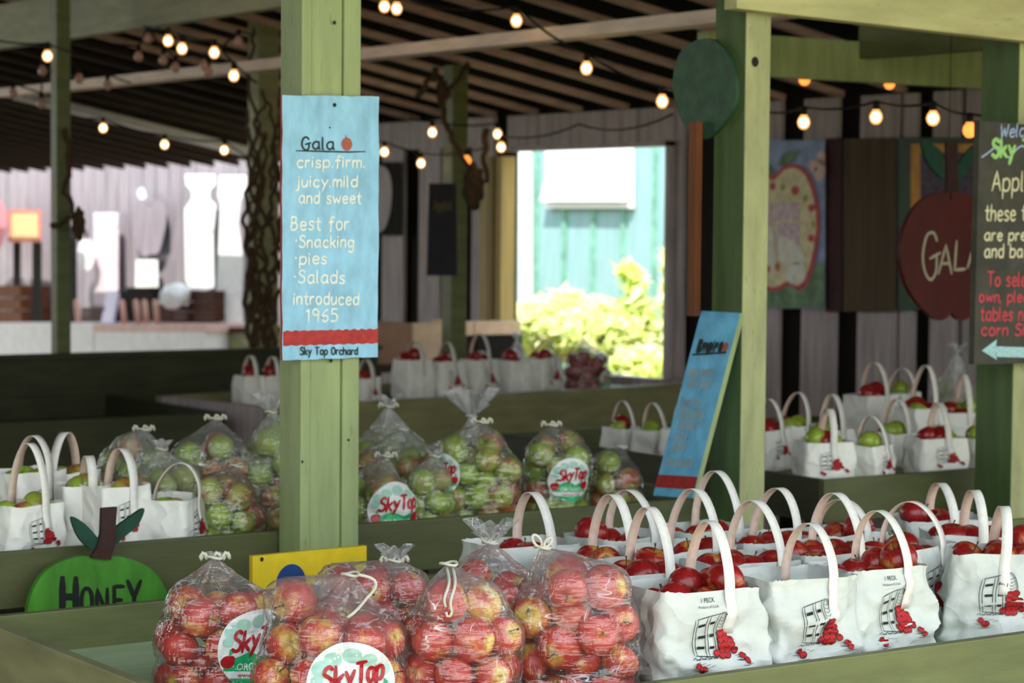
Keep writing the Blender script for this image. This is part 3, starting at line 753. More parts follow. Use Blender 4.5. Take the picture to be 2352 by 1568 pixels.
def paper_bag(label, loc, rz, apex=.31, seed=0, w=.205, d=.150, h=.205, kind='redapple', n=5, group=None, apple_label=None, apple_group=None,
              far=False, printed=True, res=(56, 22), lean=0., strap_x=.03, fill=0., mixk=None, stems=True, text=True, apples=True, crush=1., side=0.):
    rnd = random.Random(seed*17+3); root = thing('paper_tote_bag', label, 'paper bag', loc, rz, group)
    nu, nv = res; mb = MB(); V = Vector((seed*1.7, seed*.9, 0))
    def ring(p, wz, dz):      # rounded rectangle, p in 0..1 starting at the middle of the right side
        a = 2*math.pi*p; c, s = math.cos(a), math.sin(a); e = .24
        return math.copysign(abs(c)**e, c)*wz/2, math.copysign(abs(s)**e, s)*dz/2
    for j in range(nv+1):
        t = j/nv; z = h*t
        wz = w*(.93+.07*t+.05*math.sin(math.pi*min(1, t*1.15))); dz = d*(.90+.10*t+.16*math.sin(math.pi*min(1, t*1.1)))
        if j == 0: wz *= .97; dz *= .97
        for k in range(nu):
            x, y = ring(k/nu, wz, dz); p = Vector((x, y, z))
            cr = (1-abs(noise.noise(p*13+V))*3.)*.0085 + (1-abs(noise.noise(p*27+V*2))*3.)*.004
            amp = (1.1-.72*t)*crush*(.35 if (t < .06) else 1)
            nn = Vector((x/(wz/2)**2, y/(dz/2)**2, 0)).normalized()
            q = p+nn*(cr*amp)
            if j == nv: q.z += .006*noise.noise(Vector((x*18, y*18, seed)))+.0015*rnd.uniform(-1, 1)
            elif j > 0: q.z += .003*noise.noise(p*20+V)*amp
            q.x += lean*z; mb.v.append(q)
    for j in range(nv):
        for k in range(nu):
            mb.f.append([j*nu+k, j*nu+(k+1) % nu, (j+1)*nu+(k+1) % nu, (j+1)*nu+k]); mb.mi.append(0); mb.sm.append(True)
    mb.f.append([k for k in range(nu)][::-1]); mb.mi.append(0); mb.sm.append(False)
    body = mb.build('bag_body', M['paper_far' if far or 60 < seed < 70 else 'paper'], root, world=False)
    bvh = BVHTree.FromPolygons(mb.v, mb.f)
    def fn(u, v, dd):
        hit = bvh.ray_cast(Vector((u+lean*v, -1, v)), Vector((0, 1, 0)))[0]
        return None if hit is None else hit+Vector((0, -dd-.0022, 0))
    k_ = w/.205; kz = h/.205
    if printed:
        PRINT.build('printed_picture', [M['prt_black'], M['prt_red'], M['prt_dred']], lambda u, v, dd: fn((u*.86-.006)*k_, (.066+(v-.03)*.78)*kz, dd), root, world=False)
        if text: PTEXT.build('printed_text', [M['prt_black']], lambda u, v, dd: fn(u*k_, v*kz, dd), root, world=False)
    # one strap from the front panel over the mouth to the back panel
    top = apex; sx = strap_x*k_; hw = .0105; pts = []
    yf, yb = -d/2, d/2
    for z in [h*(.62+.38*i/6) for i in range(7)]:
        hit = fn(sx, min(z, h-.008), .0012); pts.append((hit.y if hit else yf, z))
    y0 = pts[-1][0]; yb2 = yb-.012; mid = (y0+yb2)/2; sk = rnd.uniform(-.012, .012)
    for i in range(1, 24):
        a = math.pi*i/24; e = .72
        yy = mid-math.cos(a)*(1-.12*math.sin(a)**2)*(yb2-y0)/2 + sk*math.sin(a)
        pts.append((yy, h+(top-h)*math.sin(a)**1.08))
    for z in (h, h*.93, h*.86): pts.append((yb2, z))
    ms = MB(); tw = rnd.uniform(-.1, .1)+side
    for i, (y, z) in enumerate(pts):
        s = math.sin(math.pi*max(0, min(1, (i-6)/24.)))
        dx = tw*.03*s; ms.v += [Vector((sx-hw+dx+lean*z, y+tw*.012*s, z)), Vector((sx+hw+dx+lean*z, y-tw*.012*s, z))]
    for i in range(len(pts)-1): ms.f.append([2*i, 2*i+1, 2*i+3, 2*i+2]); ms.mi.append(0); ms.sm.append(True)
    so = ms.build('handle', [M['strap'], M['strap_inner']], root, world=False)
    md = so.modifiers.new('thick', 'SOLIDIFY'); md.thickness = .0012; md.offset = 0; md.material_offset = 1; md.material_offset_rim = 0
    mw = wm(root)
    if apples:
        cand = []
        gx, gy = (-.062, -.0, .062), (-.032, .034)
        for y in gy:
            for x in gx: cand.append((math.copysign(min(abs(x*w/.205), max(0, w/2-.046)), x), math.copysign(min(abs(y*d/.15), max(0, d/2-.046)), y)))
        rnd.shuffle(cand)
        for i, (x, y) in enumerate(cand[:n]):
            r = .0345*min(1., .35+d/.2)*rnd.uniform(.92, 1.08); z = h-.010+fill+rnd.uniform(-.016, .016)
            if i == 0 and n >= 5: z += .016
            kk = kind if mixk is None or rnd.random() > mixk[1] else mixk[0]
            put_apple(mw @ Vector((x+rnd.uniform(-.004, .004)+lean*z, y+rnd.uniform(-.003, .003), z-.012)), r, kk, rnd, apple_label, apple_group,
                      stem=stems, rot=rand_rot(rnd, .6), far=far)
    return root

# ------------------------------------------------------------------ display bins
def bin_table(name, label, x0, x1, y0, y1, zr, mats, rz=0., board=.16, tray=.08, th=.022, leg=True, group=None, origin=None, front_h=None):
    o = origin or (x0, y0, 0.)
    root = thing(name, label, 'display table', (o[0], o[1], 0), rz, group)
    L, W = x1-x0, y1-y0; fm, sm, tm = mats; fh = front_h or board
    MB().box((L/2, th/2, zr-fh/2), (L, th, fh), bev=.003).build('front_board', fm, root, world=False)
    MB().box((L/2, W-th/2, zr-board/2), (L, th, board), bev=.003).build('back_board', fm, root, world=False)
    MB().box((th/2, W/2, zr-board/2), (th, W-2*th, board), bev=.003).build('side_board', sm, root, world=False)
    MB().box((L-th/2, W/2, zr-board/2), (th, W-2*th, board), bev=.003).build('side_board', sm, root, world=False)
    MB().box((L/2, W/2, zr-tray-.009), (L-2*th, W-2*th, .018)).build('tray_floor', tm, root, world=False)
    if leg:
        for x in (.09, L-.09):
            for y in (.09, W-.09): MB().box((x, y, (zr-board)/2), (.085, .085, zr-board), bev=.004).build('leg', M['olive'], root, world=False)
    return root

# ================================================================== THE SHED
rz_ = lambda x: 2.125+.19*(7.1-x)          # underside of the rafters
struct('floor', MB().add([(-6, 1.0, 0), (7.2, 1.0, 0), (7.2, 24, 0), (-6, 24, 0)], [(0, 1, 2, 3)]), M['concrete'])
struct('ground', MB().add([(-60, -60, -.03), (60, -60, -.03), (60, 70, -.03), (-60, 70, -.03)], [(0, 1, 2, 3)]), M['soil'])
mb = MB()
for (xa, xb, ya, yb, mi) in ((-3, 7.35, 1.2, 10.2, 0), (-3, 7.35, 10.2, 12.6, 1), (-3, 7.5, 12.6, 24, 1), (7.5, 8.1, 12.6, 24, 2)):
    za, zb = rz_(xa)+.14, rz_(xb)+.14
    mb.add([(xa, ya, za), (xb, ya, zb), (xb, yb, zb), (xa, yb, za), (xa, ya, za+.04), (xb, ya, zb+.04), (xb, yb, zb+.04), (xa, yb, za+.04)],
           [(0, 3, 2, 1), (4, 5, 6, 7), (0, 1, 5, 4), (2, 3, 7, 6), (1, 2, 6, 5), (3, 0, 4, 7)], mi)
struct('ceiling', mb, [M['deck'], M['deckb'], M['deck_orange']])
y = 4.95; i = 0
while y < 21:
    xe = 7.12 if y < 12.5 else 8.05
    p0, p1 = Vector((2.2, y, rz_(2.2)+.07)), Vector((xe, y, rz_(xe)+.07))
    i += 1; struct('trim_%d' % i, MB().bar(p0+Vector((0, 0, .0145)), p1+Vector((0, 0, .0145)), .042, .111, 1).bar(p0-Vector((0, 0, .0555)), p1-Vector((0, 0, .0555)), .046, .029, 0), [M['rafter'] if y < 11.5 else M['darkwood'], M['deck'] if y < 11.5 else M['deckb']]); y += .4  # pale lower strip, dark upper side: bounce light and shade put in colour
for nm, x, z, ya, yb, w, h, m in (('beam_1', 4.84, 2.2, 5.4, 12., .1, .045, 'beam_pink'), ('beam_2', 4.5, 2.4, 5., 14.2, .06, .22, 'olive2'), ('beam_3', 5.62, 2.13, 4.42, 6.0, .06, .2, 'olive')):
    i += 1; struct('trim_%d' % i, MB().box((x, (ya+yb)/2, z+h/2), (w, yb-ya, h)), M[m])
i += 1; struct('trim_%d' % i, MB().bar((3.66, 4.385, 2.195), (6.6, 4.385, 2.115), .05, .24, bev=.004), M['beam'])
i += 1; struct('trim_%d' % i, MB().box((6.05, 6.02, 2.12), (2.3, .05, .14)), M['post'])
i += 1; struct('trim_%d' % i, MB().bar((5.75, 14, 2.33), (7.45, 14, 2.0), .16, .05), M['fixture'])
i += 1; struct('trim_%d' % i, MB().bar((4.0, 14.6, 2.62), (5.4, 14.6, 2.35), .1, .05), M['fixture'])

# board wall on the far side, x = 7.1, with a window opening
WX = 7.1
mb = MB()
def board_px(pa, pb, z0=0., z1=2.12, mi=0, x=WX):
    ya, yb = PX(pa, 700, x).y, PX(pb, 700, x).y
    mb.box((x, (ya+yb)/2, (z0+z1)/2), (.025, abs(ya-yb), z1-z0), mi)
for pa, pb in ((881, 929), (965, 1013), (1022, 1064), (1086, 1134)): board_px(pa, pb)
for pa, pb in ((1735, 1792), (1845, 1922), (1974, 2062), (2072, 2102), (2140, 2202), (2215, 2270), (2290, 2350), (2375, 2460), (2480, 2580), (2600, 2720)): board_px(pa, pb)
board_px(1552, 1570)
yw0, yw1 = PX(1550, 700, WX).y, PX(1165, 700, WX).y
n = 5
for k in range(n):                                # boards over the window
    a, b = yw0+(yw1-yw0)*k/n, yw0+(yw1-yw0)*(k+1)/n
    mb.box((WX, (a+b)/2, 2.025), (.025, abs(b-a)-.012, .19))
board_px(870, 1135, 1.96, 2.12, x=WX-.02)
mb.box((WX, (yw0+yw1)/2, .37), (.025, yw1-yw0, .74))
for ya, yb, z0, z1 in ((2.5, yw0, 0, 2.25), (yw1, 12.5, 0, 2.25), (yw0, yw1, 0, .74), (yw0, yw1, 1.95, 2.25)):
    mb.box((WX+.05, (ya+yb)/2, (z0+z1)/2), (.03, yb-ya, z1-z0), 1)
struct('wall_right', mb, [M['board'], M['gap']])
mb = MB()
pA, pB = PX(1183, 700, WX).y, PX(1134, 700, WX).y
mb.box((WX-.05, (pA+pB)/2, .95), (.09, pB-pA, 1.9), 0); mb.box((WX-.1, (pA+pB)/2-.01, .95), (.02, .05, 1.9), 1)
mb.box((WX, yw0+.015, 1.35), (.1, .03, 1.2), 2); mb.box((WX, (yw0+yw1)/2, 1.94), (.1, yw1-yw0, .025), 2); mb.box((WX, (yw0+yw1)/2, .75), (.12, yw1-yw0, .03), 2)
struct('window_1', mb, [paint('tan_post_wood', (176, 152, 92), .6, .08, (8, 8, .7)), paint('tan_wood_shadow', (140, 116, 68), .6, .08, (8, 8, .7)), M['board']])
# low board partition behind the far tables, and the pale wall beyond the open end
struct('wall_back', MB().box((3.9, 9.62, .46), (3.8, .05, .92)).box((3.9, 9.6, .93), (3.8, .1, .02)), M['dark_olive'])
mb = MB(); x = 8.9
for k in range(40):
    yy = 14.2+k*.26; mb.box((x, yy, 1.3), (.03, .235 if k % 5 else .2, 2.6))
mb.box((x+.04, 19.5, 1.3), (.02, 11, 2.6), 1)
struct('wall_left', mb, [M['whiteboard'], M['board']])

# added unseen wall left of the camera, blocks light from that side
mb = MB()
for k in range(30):
    mb.box((-3.2, 2.4+k*.4+.2, 2.2), (.03, .385, 4.4))
struct('wall_light_blocker', mb, M['darkwood'])
# ------------------------------------------------------------------ posts
def post(label, name, x0, x1, y0, y1, z1, boards, mats, nails=(), side=None):
    root = thing(name, label, 'post', ((x0+x1)/2, (y0+y1)/2, 0))
    for (a, b, back) in boards:
        MB().box(((a+b)/2, (y0+back+y1)/2, z1/2), (b-a, y1-y0-back, z1), bev=.003).build('post_board', mats[0], root)
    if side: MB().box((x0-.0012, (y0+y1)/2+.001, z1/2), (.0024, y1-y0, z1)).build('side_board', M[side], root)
    if nails:
        nb = MB()
        for px, py, r in nails:
            p = PY(px, py, y0); o = len(nb.v)
            nb.v += [Vector((p.x+r*math.cos(a), y0-.0008, p.z+r*1.1*math.sin(a))) for a in [k*math.pi/5 for k in range(10)]]
            nb.f.append(list(range(o, o+10))); nb.mi.append(0); nb.sm.append(False)
        nb.build('nail_hole', M['nail'], root)
    return root
post('sage green post of three boards carrying the sky blue variety sign', 'wooden_post', 2.474, 2.624, 4.42, 4.517, 2.75,
     ((2.474, 2.4985, 0.), (2.5, 2.5795, .006), (2.581, 2.624, 0.)), [M['post']],
     ((768, 52, .004), (760, 828, .004), (694, 1060, .003), (800, 1010, .003)))
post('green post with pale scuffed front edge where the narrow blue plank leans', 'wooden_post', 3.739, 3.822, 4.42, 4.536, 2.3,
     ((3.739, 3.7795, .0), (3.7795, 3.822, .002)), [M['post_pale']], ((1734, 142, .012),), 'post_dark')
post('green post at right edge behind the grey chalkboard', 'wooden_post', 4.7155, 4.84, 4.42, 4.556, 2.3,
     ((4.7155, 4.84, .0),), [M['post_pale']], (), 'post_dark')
def bgpost(label, px0, px1, y, top=2.5, mat='olive'):
    a, b = PY(px0, 600, y).x, PY(px1, 600, y).x; w = (b-a)*.62
    root = thing('wooden_post', label, 'post', (a+w*.8, y, 0))
    MB().box((a+w*.8, y, top/2), (w, w, top), bev=.004).build('post_shaft', M[mat], root); return root, a+w*.8, w
bgpost('green post in the middle distance behind red apple tote bags with black chalkboard', 1016, 1072, 9.35, 2.3)
bgpost('slim green post at far left in front of white counter', 114, 166, 9.72, 2.6)
bgpost('broad green post wrapped in dry vines just left of the blue variety sign', 566, 642, 9.8, 2.6, 'olive2')

# ------------------------------------------------------------------ display tables
T_ = (M['olive'], M['olive2'], M['traygreen'])
bin_table('display_bin', 'pale green open tray table nearest the camera holding plastic apple bags', 1.63, 4.6, 3.0, 4.205, .78, T_, board=.17, tray=.08)
bin_table('display_bin', 'olive display tray behind the sage post holding green apple bags', .9, 3.79, 4.526, 5.8, .85, (M['olive_mid'], M['olive_mid'], M['olive2']), board=.12, tray=.07)
bin_table('display_bin', 'olive display tray at right holding tote bags of mixed green and red apples', 4.25, 6.7, 4.67, 6.25, .85, (M['olive_mid'], M['dark_olive'], M['olive2']), board=.12, tray=.045)
bin_table('display_bin', 'olive display table under the window with tote bags of dark red apples', 0, 2.62, 0, .84,   .78, (M['olive2'], M['board'], M['dark_olive']), rz=math.radians(8), board=.2, tray=.04, th=.05, origin=(4.48, 8.25, 0))
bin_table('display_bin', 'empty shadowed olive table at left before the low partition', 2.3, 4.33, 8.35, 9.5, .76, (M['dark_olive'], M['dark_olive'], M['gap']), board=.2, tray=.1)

# ------------------------------------------------------------------ signs
class Face:
    """upright sign face in the plane y = Y0; converts photo measurements to metres on the board"""
    def __init__(s, Y0): s.Y = Y0
    def uv(s, px, py): p = PY(px, py, s.Y); return (p.x, p.z)
    def poly(s, pts): return [s.uv(*p) for p in pts]
    def fn(s, u, v, d): return Vector((u, s.Y-d, v))
    def back(s, u, v, d): return Vector((u, s.Y+d, v))
    def px(s, n, px, py): return (s.uv(px+n, py)[0]-s.uv(px, py)[0])
    def text(s, d, txt, x0, x1, base, cap, w, mi, layer=0, base1=None, **k):
        a, b = s.uv(x0, base), s.uv(x1, base1 or base); h = s.uv(x0, base-cap)[1]-a[1]
        rise = (b[1]-a[1])/(b[0]-a[0]); d.text(txt, a[0], a[1], h, w, mi, layer, fit=b[0]-a[0], rise=rise, **k)

# sky blue Gala sign on the middle post
f = Face(4.408)
root = thing('variety_sign', 'sky blue painted plank sign about gala apples nailed to the sage post', 'sign', (2.5, 4.41, 1.25))
R_ = random.Random(5)
edge = []
C4 = [(648, 218), (871, 222), (868, 820), (649, 827)]
for (a, b) in zip(C4, C4[1:]+C4[:1]):
    for k in range(14):
        t = k/14; edge.append((a[0]+(b[0]-a[0])*t+(R_.uniform(-1.4, 1.4) if k else 0), a[1]+(b[1]-a[1])*t+(R_.uniform(-1.2, 1.2) if k else 0)))
MB().slab(f.poly(edge), f.back, .009, 0, 1).build('sign_board', [M['sky_blue'], M['sign_red']], root)
d = Decal()
u0, v0 = f.uv(649, 794); u1, v1 = f.uv(868, 755)
top = lambda u: v1+.0012*math.sin(u*300)+.0008*math.sin(u*710); bot = lambda u: v0+.0012*math.sin(u*260+1)
d.strip(u0+.0008, u1-.0005, top, bot, 0, 0, 40, 2)
d.build('red_band', [M['sign_red']], f.fn, root)
W_ = .0042
d = Decal()
for tx, a, b, base, cap in (('crisp.firm.', 681, 836, 384, 26), ('juicy.mild', 681, 820, 429, 26), ('and sweet', 685, 828, 467, 27), ('Best for', 668, 800, 528, 31),
                            ('*', 678, 681, 560, 26), ('Snacking', 686, 811, 568, 27), ('*', 677, 680, 600, 26), ('pies', 687, 749, 606, 27), ('*', 675, 678, 643, 28), ('Salads', 684, 790, 650, 29),
                            ('introduced', 674, 823, 699, 28), ('1965', 702, 774, 738, 29)):
    if tx == '*': d.disc(*f.uv((a+b)/2, base-8), .0026, .0026, 0, 1, 10, 1)
    else: f.text(d, tx, a, b, base, cap, W_, 0, 1, jit=.025, slant=.03)
f.text(d, 'Gala', 692, 767, 343, 28, .0042, 1, 1, jit=.02)
d.stroke([f.uv(x, y) for x, y in ((680, 346), (720, 347), (760, 348), (800, 349), (838, 348))], .0034, 1, 1)
f.text(d, 'Sky Top Orchard', 689, 821, 814, 17, .0034, 1, 1, jit=.03)
d.build('lettering', [M['ink_cream'], M['ink_dark']], f.fn, root)
d = Decal(); c = f.uv(796, 331); d.disc(c[0], c[1], .0135, .0145, 0, 2, 20, 2); d.stroke([f.uv(796, 318), f.uv(793, 311)], .002, 1, 2)
d.build('painted_apple', [M['apple_dot'], M['ink_dark']], f.fn, root)
mb = MB()
for x, y, r in ((768, 241, .0045), (757, 293, .002)):
    c = f.uv(x, y); o = len(mb.v); mb.v += [f.fn(c[0]+r*math.cos(a), c[1]+r*math.sin(a), .0012) for a in [k*math.pi/6 for k in range(12)]]
    mb.f.append(list(range(o, o+12))); mb.mi.append(0); mb.sm.append(False)
mb.build('nail_head', M['nail'], root)

# narrow blue plank leaning on the second post
TR, TL = Vector((3.733, 4.42, 1.3255)), Vector((3.735, 4.582, 1.315)); BR, BL = Vector((3.59, 4.425, .866)), Vector((3.592, 4.587, .856))
M_SKY = M['sky_blue']
root = thing('variety_sign', 'narrow blue plank sign leaning against the second green post', 'sign', BR)
nrm = (TR-BR).cross(BL-BR).normalized()
if nrm.x > 0: nrm = -nrm
pf = lambda u, v, dd: BL+(BR-BL)*u+(TL-BL)*v+nrm*dd
MB().slab([(0, 0), (1, 0), (1, .5), (1, 1), (0, 1.02), (0, .5)], lambda u, v, dd: pf(u, v, -dd), .014, 0, 1).build('sign_board', [M['plank_blue'], M['post']], root)
Decal().strip(0, 1, lambda u: .115, lambda u: .045, 0, 0, 6, 2).build('red_band', [M['sign_red']], pf, root)
d = Decal()
for tx, v, u, wd in (('crisp. sweet', .66, .1, .6), ('and juicy', .60, .16, .6), ('Best for', .49, .1, .5), ('Snacking', .43, .14, .62), ('Salads', .37, .18, .45), ('pies', .31, .18, .3), ('cider', .25, .18, .35), ('introduced', .17, .1, .7)):
    d.text(tx, u, v, .042, .028, 0, 1, fit=wd)
d.text('Empire', .16, .80, .045, .034, 1, 1, fit=.62); d.stroke([(.08, .775), (.9, .785)], .018, 1, 1); d.disc(.85, .815, .07, .026, 2, 1, 12, 1)
d.build('lettering', [paint('faded_pale_blue_lettering', (150, 184, 200), .7, .08), M['ink_dark'], M['apple_dot']], pf, root)

# green round cut-out with a brown pole on the same post
root = thing('apple_cutout', 'dull green round cut-out on a brown pole fixed to the second post', 'wall decoration', (3.72, 4.6, 1.3))
cf = lambda px, py: (PX(px, py, 3.722).y, PX(px, py, 3.722).z)
pts = [(1617, 88), (1650, 100), (1676, 135), (1690, 190), (1686, 240), (1660, 285), (1622, 318), (1592, 312), (1568, 282), (1551, 235), (1545, 190), (1553, 140), (1575, 106)]
pts = catmull(pts+[pts[0]], 4)[:-1]
MB().slab([cf(*p) for p in pts], lambda u, v, dd: Vector((3.722+dd, u, v)), .014).build('round_board', M['crown'], root)
a, b = cf(1608, 280), cf(1606, 725)
MB().bar((3.708, a[0], a[1]), (3.708, a[0], b[1]), .031, .02, up=Vector((1, 0, 0))).build('pole', M['brown_pole'], root)

# grey chalkboard at the right edge
f = Face(4.36)
root = thing('chalkboard_sign', 'grey chalkboard with coloured chalk lettering and a left arrow at right edge', 'chalkboard', (4.75, 4.39, 1.18))
e0 = [f.uv(2250, 277), f.uv(2237, 837)]
xr = e0[0][0]+.46
MB().slab([e0[0], (xr, e0[0][1]-.012), (xr, e0[1][1]-.005), e0[1]], f.back, .02).build('board', M['chalkboard'], root)
d = Decal()
f.text(d, 'Welcome to', 2296, 2440, 317, 30, .005, 0, 1, base1=306, jit=.03, slant=.12)
d.stroke([f.uv(*p) for p in catmull([(2254, 361), (2270, 350), (2288, 337), (2300, 345), (2318, 362), (2332, 345), (2348, 335), (2366, 350)], 4)], .005, 0, 1)
f.text(d, 'Sky Top', 2278, 2404, 360, 40, .0115, 1, 2, base1=362, jit=.02)
for tx, a, b, base, cap in (('Apples on', 2278, 2440, 438, 45), ('these tables', 2262, 2422, 506, 36), ('are preset', 2260, 2396, 552, 27), ('and bagged', 2260, 2410, 591, 30)):
    f.text(d, tx, a, b, base, cap, .0058, 2, 1, jit=.02, slant=.04)
for tx, a, b, base, cap in (('To select your', 2267, 2444, 657, 32), ('own, please see', 2248, 2440, 693, 26), ('tables near the', 2251, 2438, 736, 32), ('corn Sign', 2253, 2384, 770, 27)):
    f.text(d, tx, a, b, base, cap, .0055, 3, 1, jit=.02, slant=.03)
d.build('lettering', [paint('lilac_blue_chalk', (166, 186, 226), .9, .1, (60, 60, 60), 0), M['chalk_green'], M['chalk_cream'], M['chalk_red']], f.fn, root)
d = Decal(); d.poly([f.uv(2254, 805), f.uv(2289, 826), f.uv(2286, 804), f.uv(2289, 779)], 0, 1)
d.poly([f.uv(2286, 795), f.uv(2286, 819), f.uv(2420, 823), f.uv(2420, 799)], 0, 1)
d.build('arrow', [M['chalk_aqua']], f.fn, root)

def apple_sign(label, Y0, outline, stem, leaves, mat, loc, name='apple_sign', th=.016):
    f = Face(Y0); root = thing(name, label, 'sign', loc)
    o = catmull(outline+[outline[0]], 5)[:-1]
    MB().slab(f.poly(o), f.back, th).build('apple_board', M[mat], root)
    MB().slab([(u, v) for u, v in f.poly(stem)], lambda u, v, dd: Vector((u, Y0-.010+dd, v)), .012).build('sign_stem', M['sign_stem'], root)
    for L in leaves:
        MB().slab(f.poly(catmull(L+[L[0]], 4)[:-1]), lambda u, v, dd: Vector((u, Y0-.003+dd, v)), .01).build('sign_leaf', M['sign_leaf'], root)
    return f, root
half = [(2183, 440), (2138, 448), (2102, 476), (2078, 524), (2069, 582), (2078, 642), (2102, 688), (2132, 720), (2154, 735), (2172, 732), (2186, 719)]
mir = [(2*2185-x, y) for x, y in half[::-1][1:-1]]
f, root = apple_sign('dark red wooden apple sign hanging at right behind the chalkboard', 5.2, half+mir,
                     [(2169, 323), (2196, 323), (2194, 380), (2199, 440), (2170, 440), (2172, 380)],
                     [[(2117, 322), (2148, 336), (2163, 356), (2167, 408), (2142, 390), (2124, 360)], [(2240, 332), (2232, 372), (2216, 400), (2196, 424), (2194, 396), (2206, 366)]],
                     'sign_apple_red', (5.25, 5.2, 1.2))
d = Decal()
for ch, a, b, base, cap in (('G', 2116, 2154, 637, 103), ('A', 2155, 2185, 628, 66), ('L', 2192, 2216, 620, 66), ('A', 2222, 2254, 614, 66)): f.text(d, ch, a, b, base, cap, .0098, 0, 1, slant=.02)
d.build('lettering', [paint('grey_white_lettering', (176, 172, 150), .7, .05)], f.fn, root)
hk = f.uv(2183, 452); MB().tube([(hk[0], 5.195, hk[1]-.01), (hk[0], 5.21, hk[1]+.06), (hk[0], 5.21, rz_(5.25)+.02)], .0015, 6).build('hanging_wire', M['cable'], root)
half = [(229, 1283), (195, 1277), (160, 1283), (120, 1300), (90, 1330), (70, 1372), (63, 1415), (72, 1470), (110, 1530), (170, 1560), (229, 1545)]
mir = [(2*216-x+26, y) for x, y in half[::-1][1:-1]]
f, root = apple_sign('bright green wooden apple sign between the two trays at left', 4.46, half+mir,
                     [(230, 1166), (265, 1163), (262, 1200), (264, 1235), (250, 1284), (206, 1279), (219, 1255), (228, 1225)],
                     [[(164, 1186), (195, 1203), (222, 1233), (230, 1248), (216, 1264), (188, 1244), (172, 1218)], [(330, 1167), (318, 1202), (290, 1228), (258, 1254), (251, 1242), (266, 1211), (296, 1188)]],
                     'sign_apple_green', (2.1, 4.46, .6))
d = Decal()
for ch, a, b, base, cap, w in (('H', 143, 175, 1412, 84, .015), ('O', 186, 212, 1412, 62, .009), ('N', 222, 247, 1414, 62, .009), ('E', 262, 282, 1412, 66, .009), ('Y', 293, 322, 1412, 78, .010)):
    f.text(d, ch, a, b, base, cap, w, 0, 1)
d.build('lettering', [M['ink_black']], f.fn, root)
f = Face(4.232)
root = thing('yellow_sign', 'yellow board with a blue disc standing behind the near tray', 'sign', (2.4, 4.23, .66))
MB().slab(f.poly([(580, 1277), (712, 1264), (842, 1253), (842, 1440), (580, 1470)]), f.back, .014).build('board', M['yellow'], root)
Decal().disc(*f.uv(668, 1340), .036, .042, 0, 1, 28, 2).build('blue_disc', [M['navy']], f.fn, root)
d = Decal(); d.disc(*f.uv(601, 1284), .004, .005, 0, 1, 10, 1); d.build('nail_head', [M['nail']], f.fn, root)

# ------------------------------------------------------------------ goods in the near tray
def at_px(px, y): p = PY(px, 1000, y); return p.x
FZ = .70
GB = 'clear plastic bags of gala apples in the near tray'
near = [  # label, px, y, w, d, h, n, seed, neck, oval, cord, ruffle, rz, R
 ('clear bag of gala apples, leftmost in the near tray, tied with white knots', 493, 3.64, .215, .185, .21, 21, 3, (.0, -.01, .25), [(.062, .095, .1, 1., -.08)], 'knots', .006, -.42, .0355, 'leftmost near plastic bag'),
 ('clear bag of gala apples with its oval label facing straight out', 757, 3.27, .262, .19, .215, 27, 11, (.035, .0, .265), [(.03, .098, .05, 1.03, .06)], 'side', .0, -.50, .0375, 'near plastic bag with label facing out'),
 ('clear bag of gala apples with cord hanging down its front', 1060, 3.20, .212, .18, .235, 23, 23, (-.02, .0, .275), None, 'hang', .0, -.56, .0375, 'near plastic bag with hanging cord'),
 ('tall clear bag of gala apples beside the white totes, tied with loops', 1322, 3.19, .23, .185, .25, 26, 31, (-.055, -.005, .288), None, 'loops', .0, -.6, .0385, 'tall near plastic bag beside the totes'),
 ('clear bag of gala apples half hidden behind, with frilled top and loop', 1140, 3.53, .2, .165, .2, 17, 43, (-.01, 0, .25), None, 'loops', .03, -.56, .0375, 'half hidden plastic bag with frilled top'),
 ('low clear bag of gala apples behind the bag with the front label', 845, 3.64, .25, .165, .18, 20, 57, (.05, 0, .215), None, 'knots', .02, -.52, .036, 'low plastic bag behind the labelled one'),
]
for lab, px, y, w, d, h, n, seed, neck, ov, cord, ruf, rz, R, al in near:
    film_bag(lab, (at_px(px, y), y, FZ+.001), rz, w, d, h, n, 'gala', seed, neck, ov, cord, ruf, group=GB,
             apple_label='blushed gala apple inside the '+al, apple_group='gala apples inside the '+al, R=R)

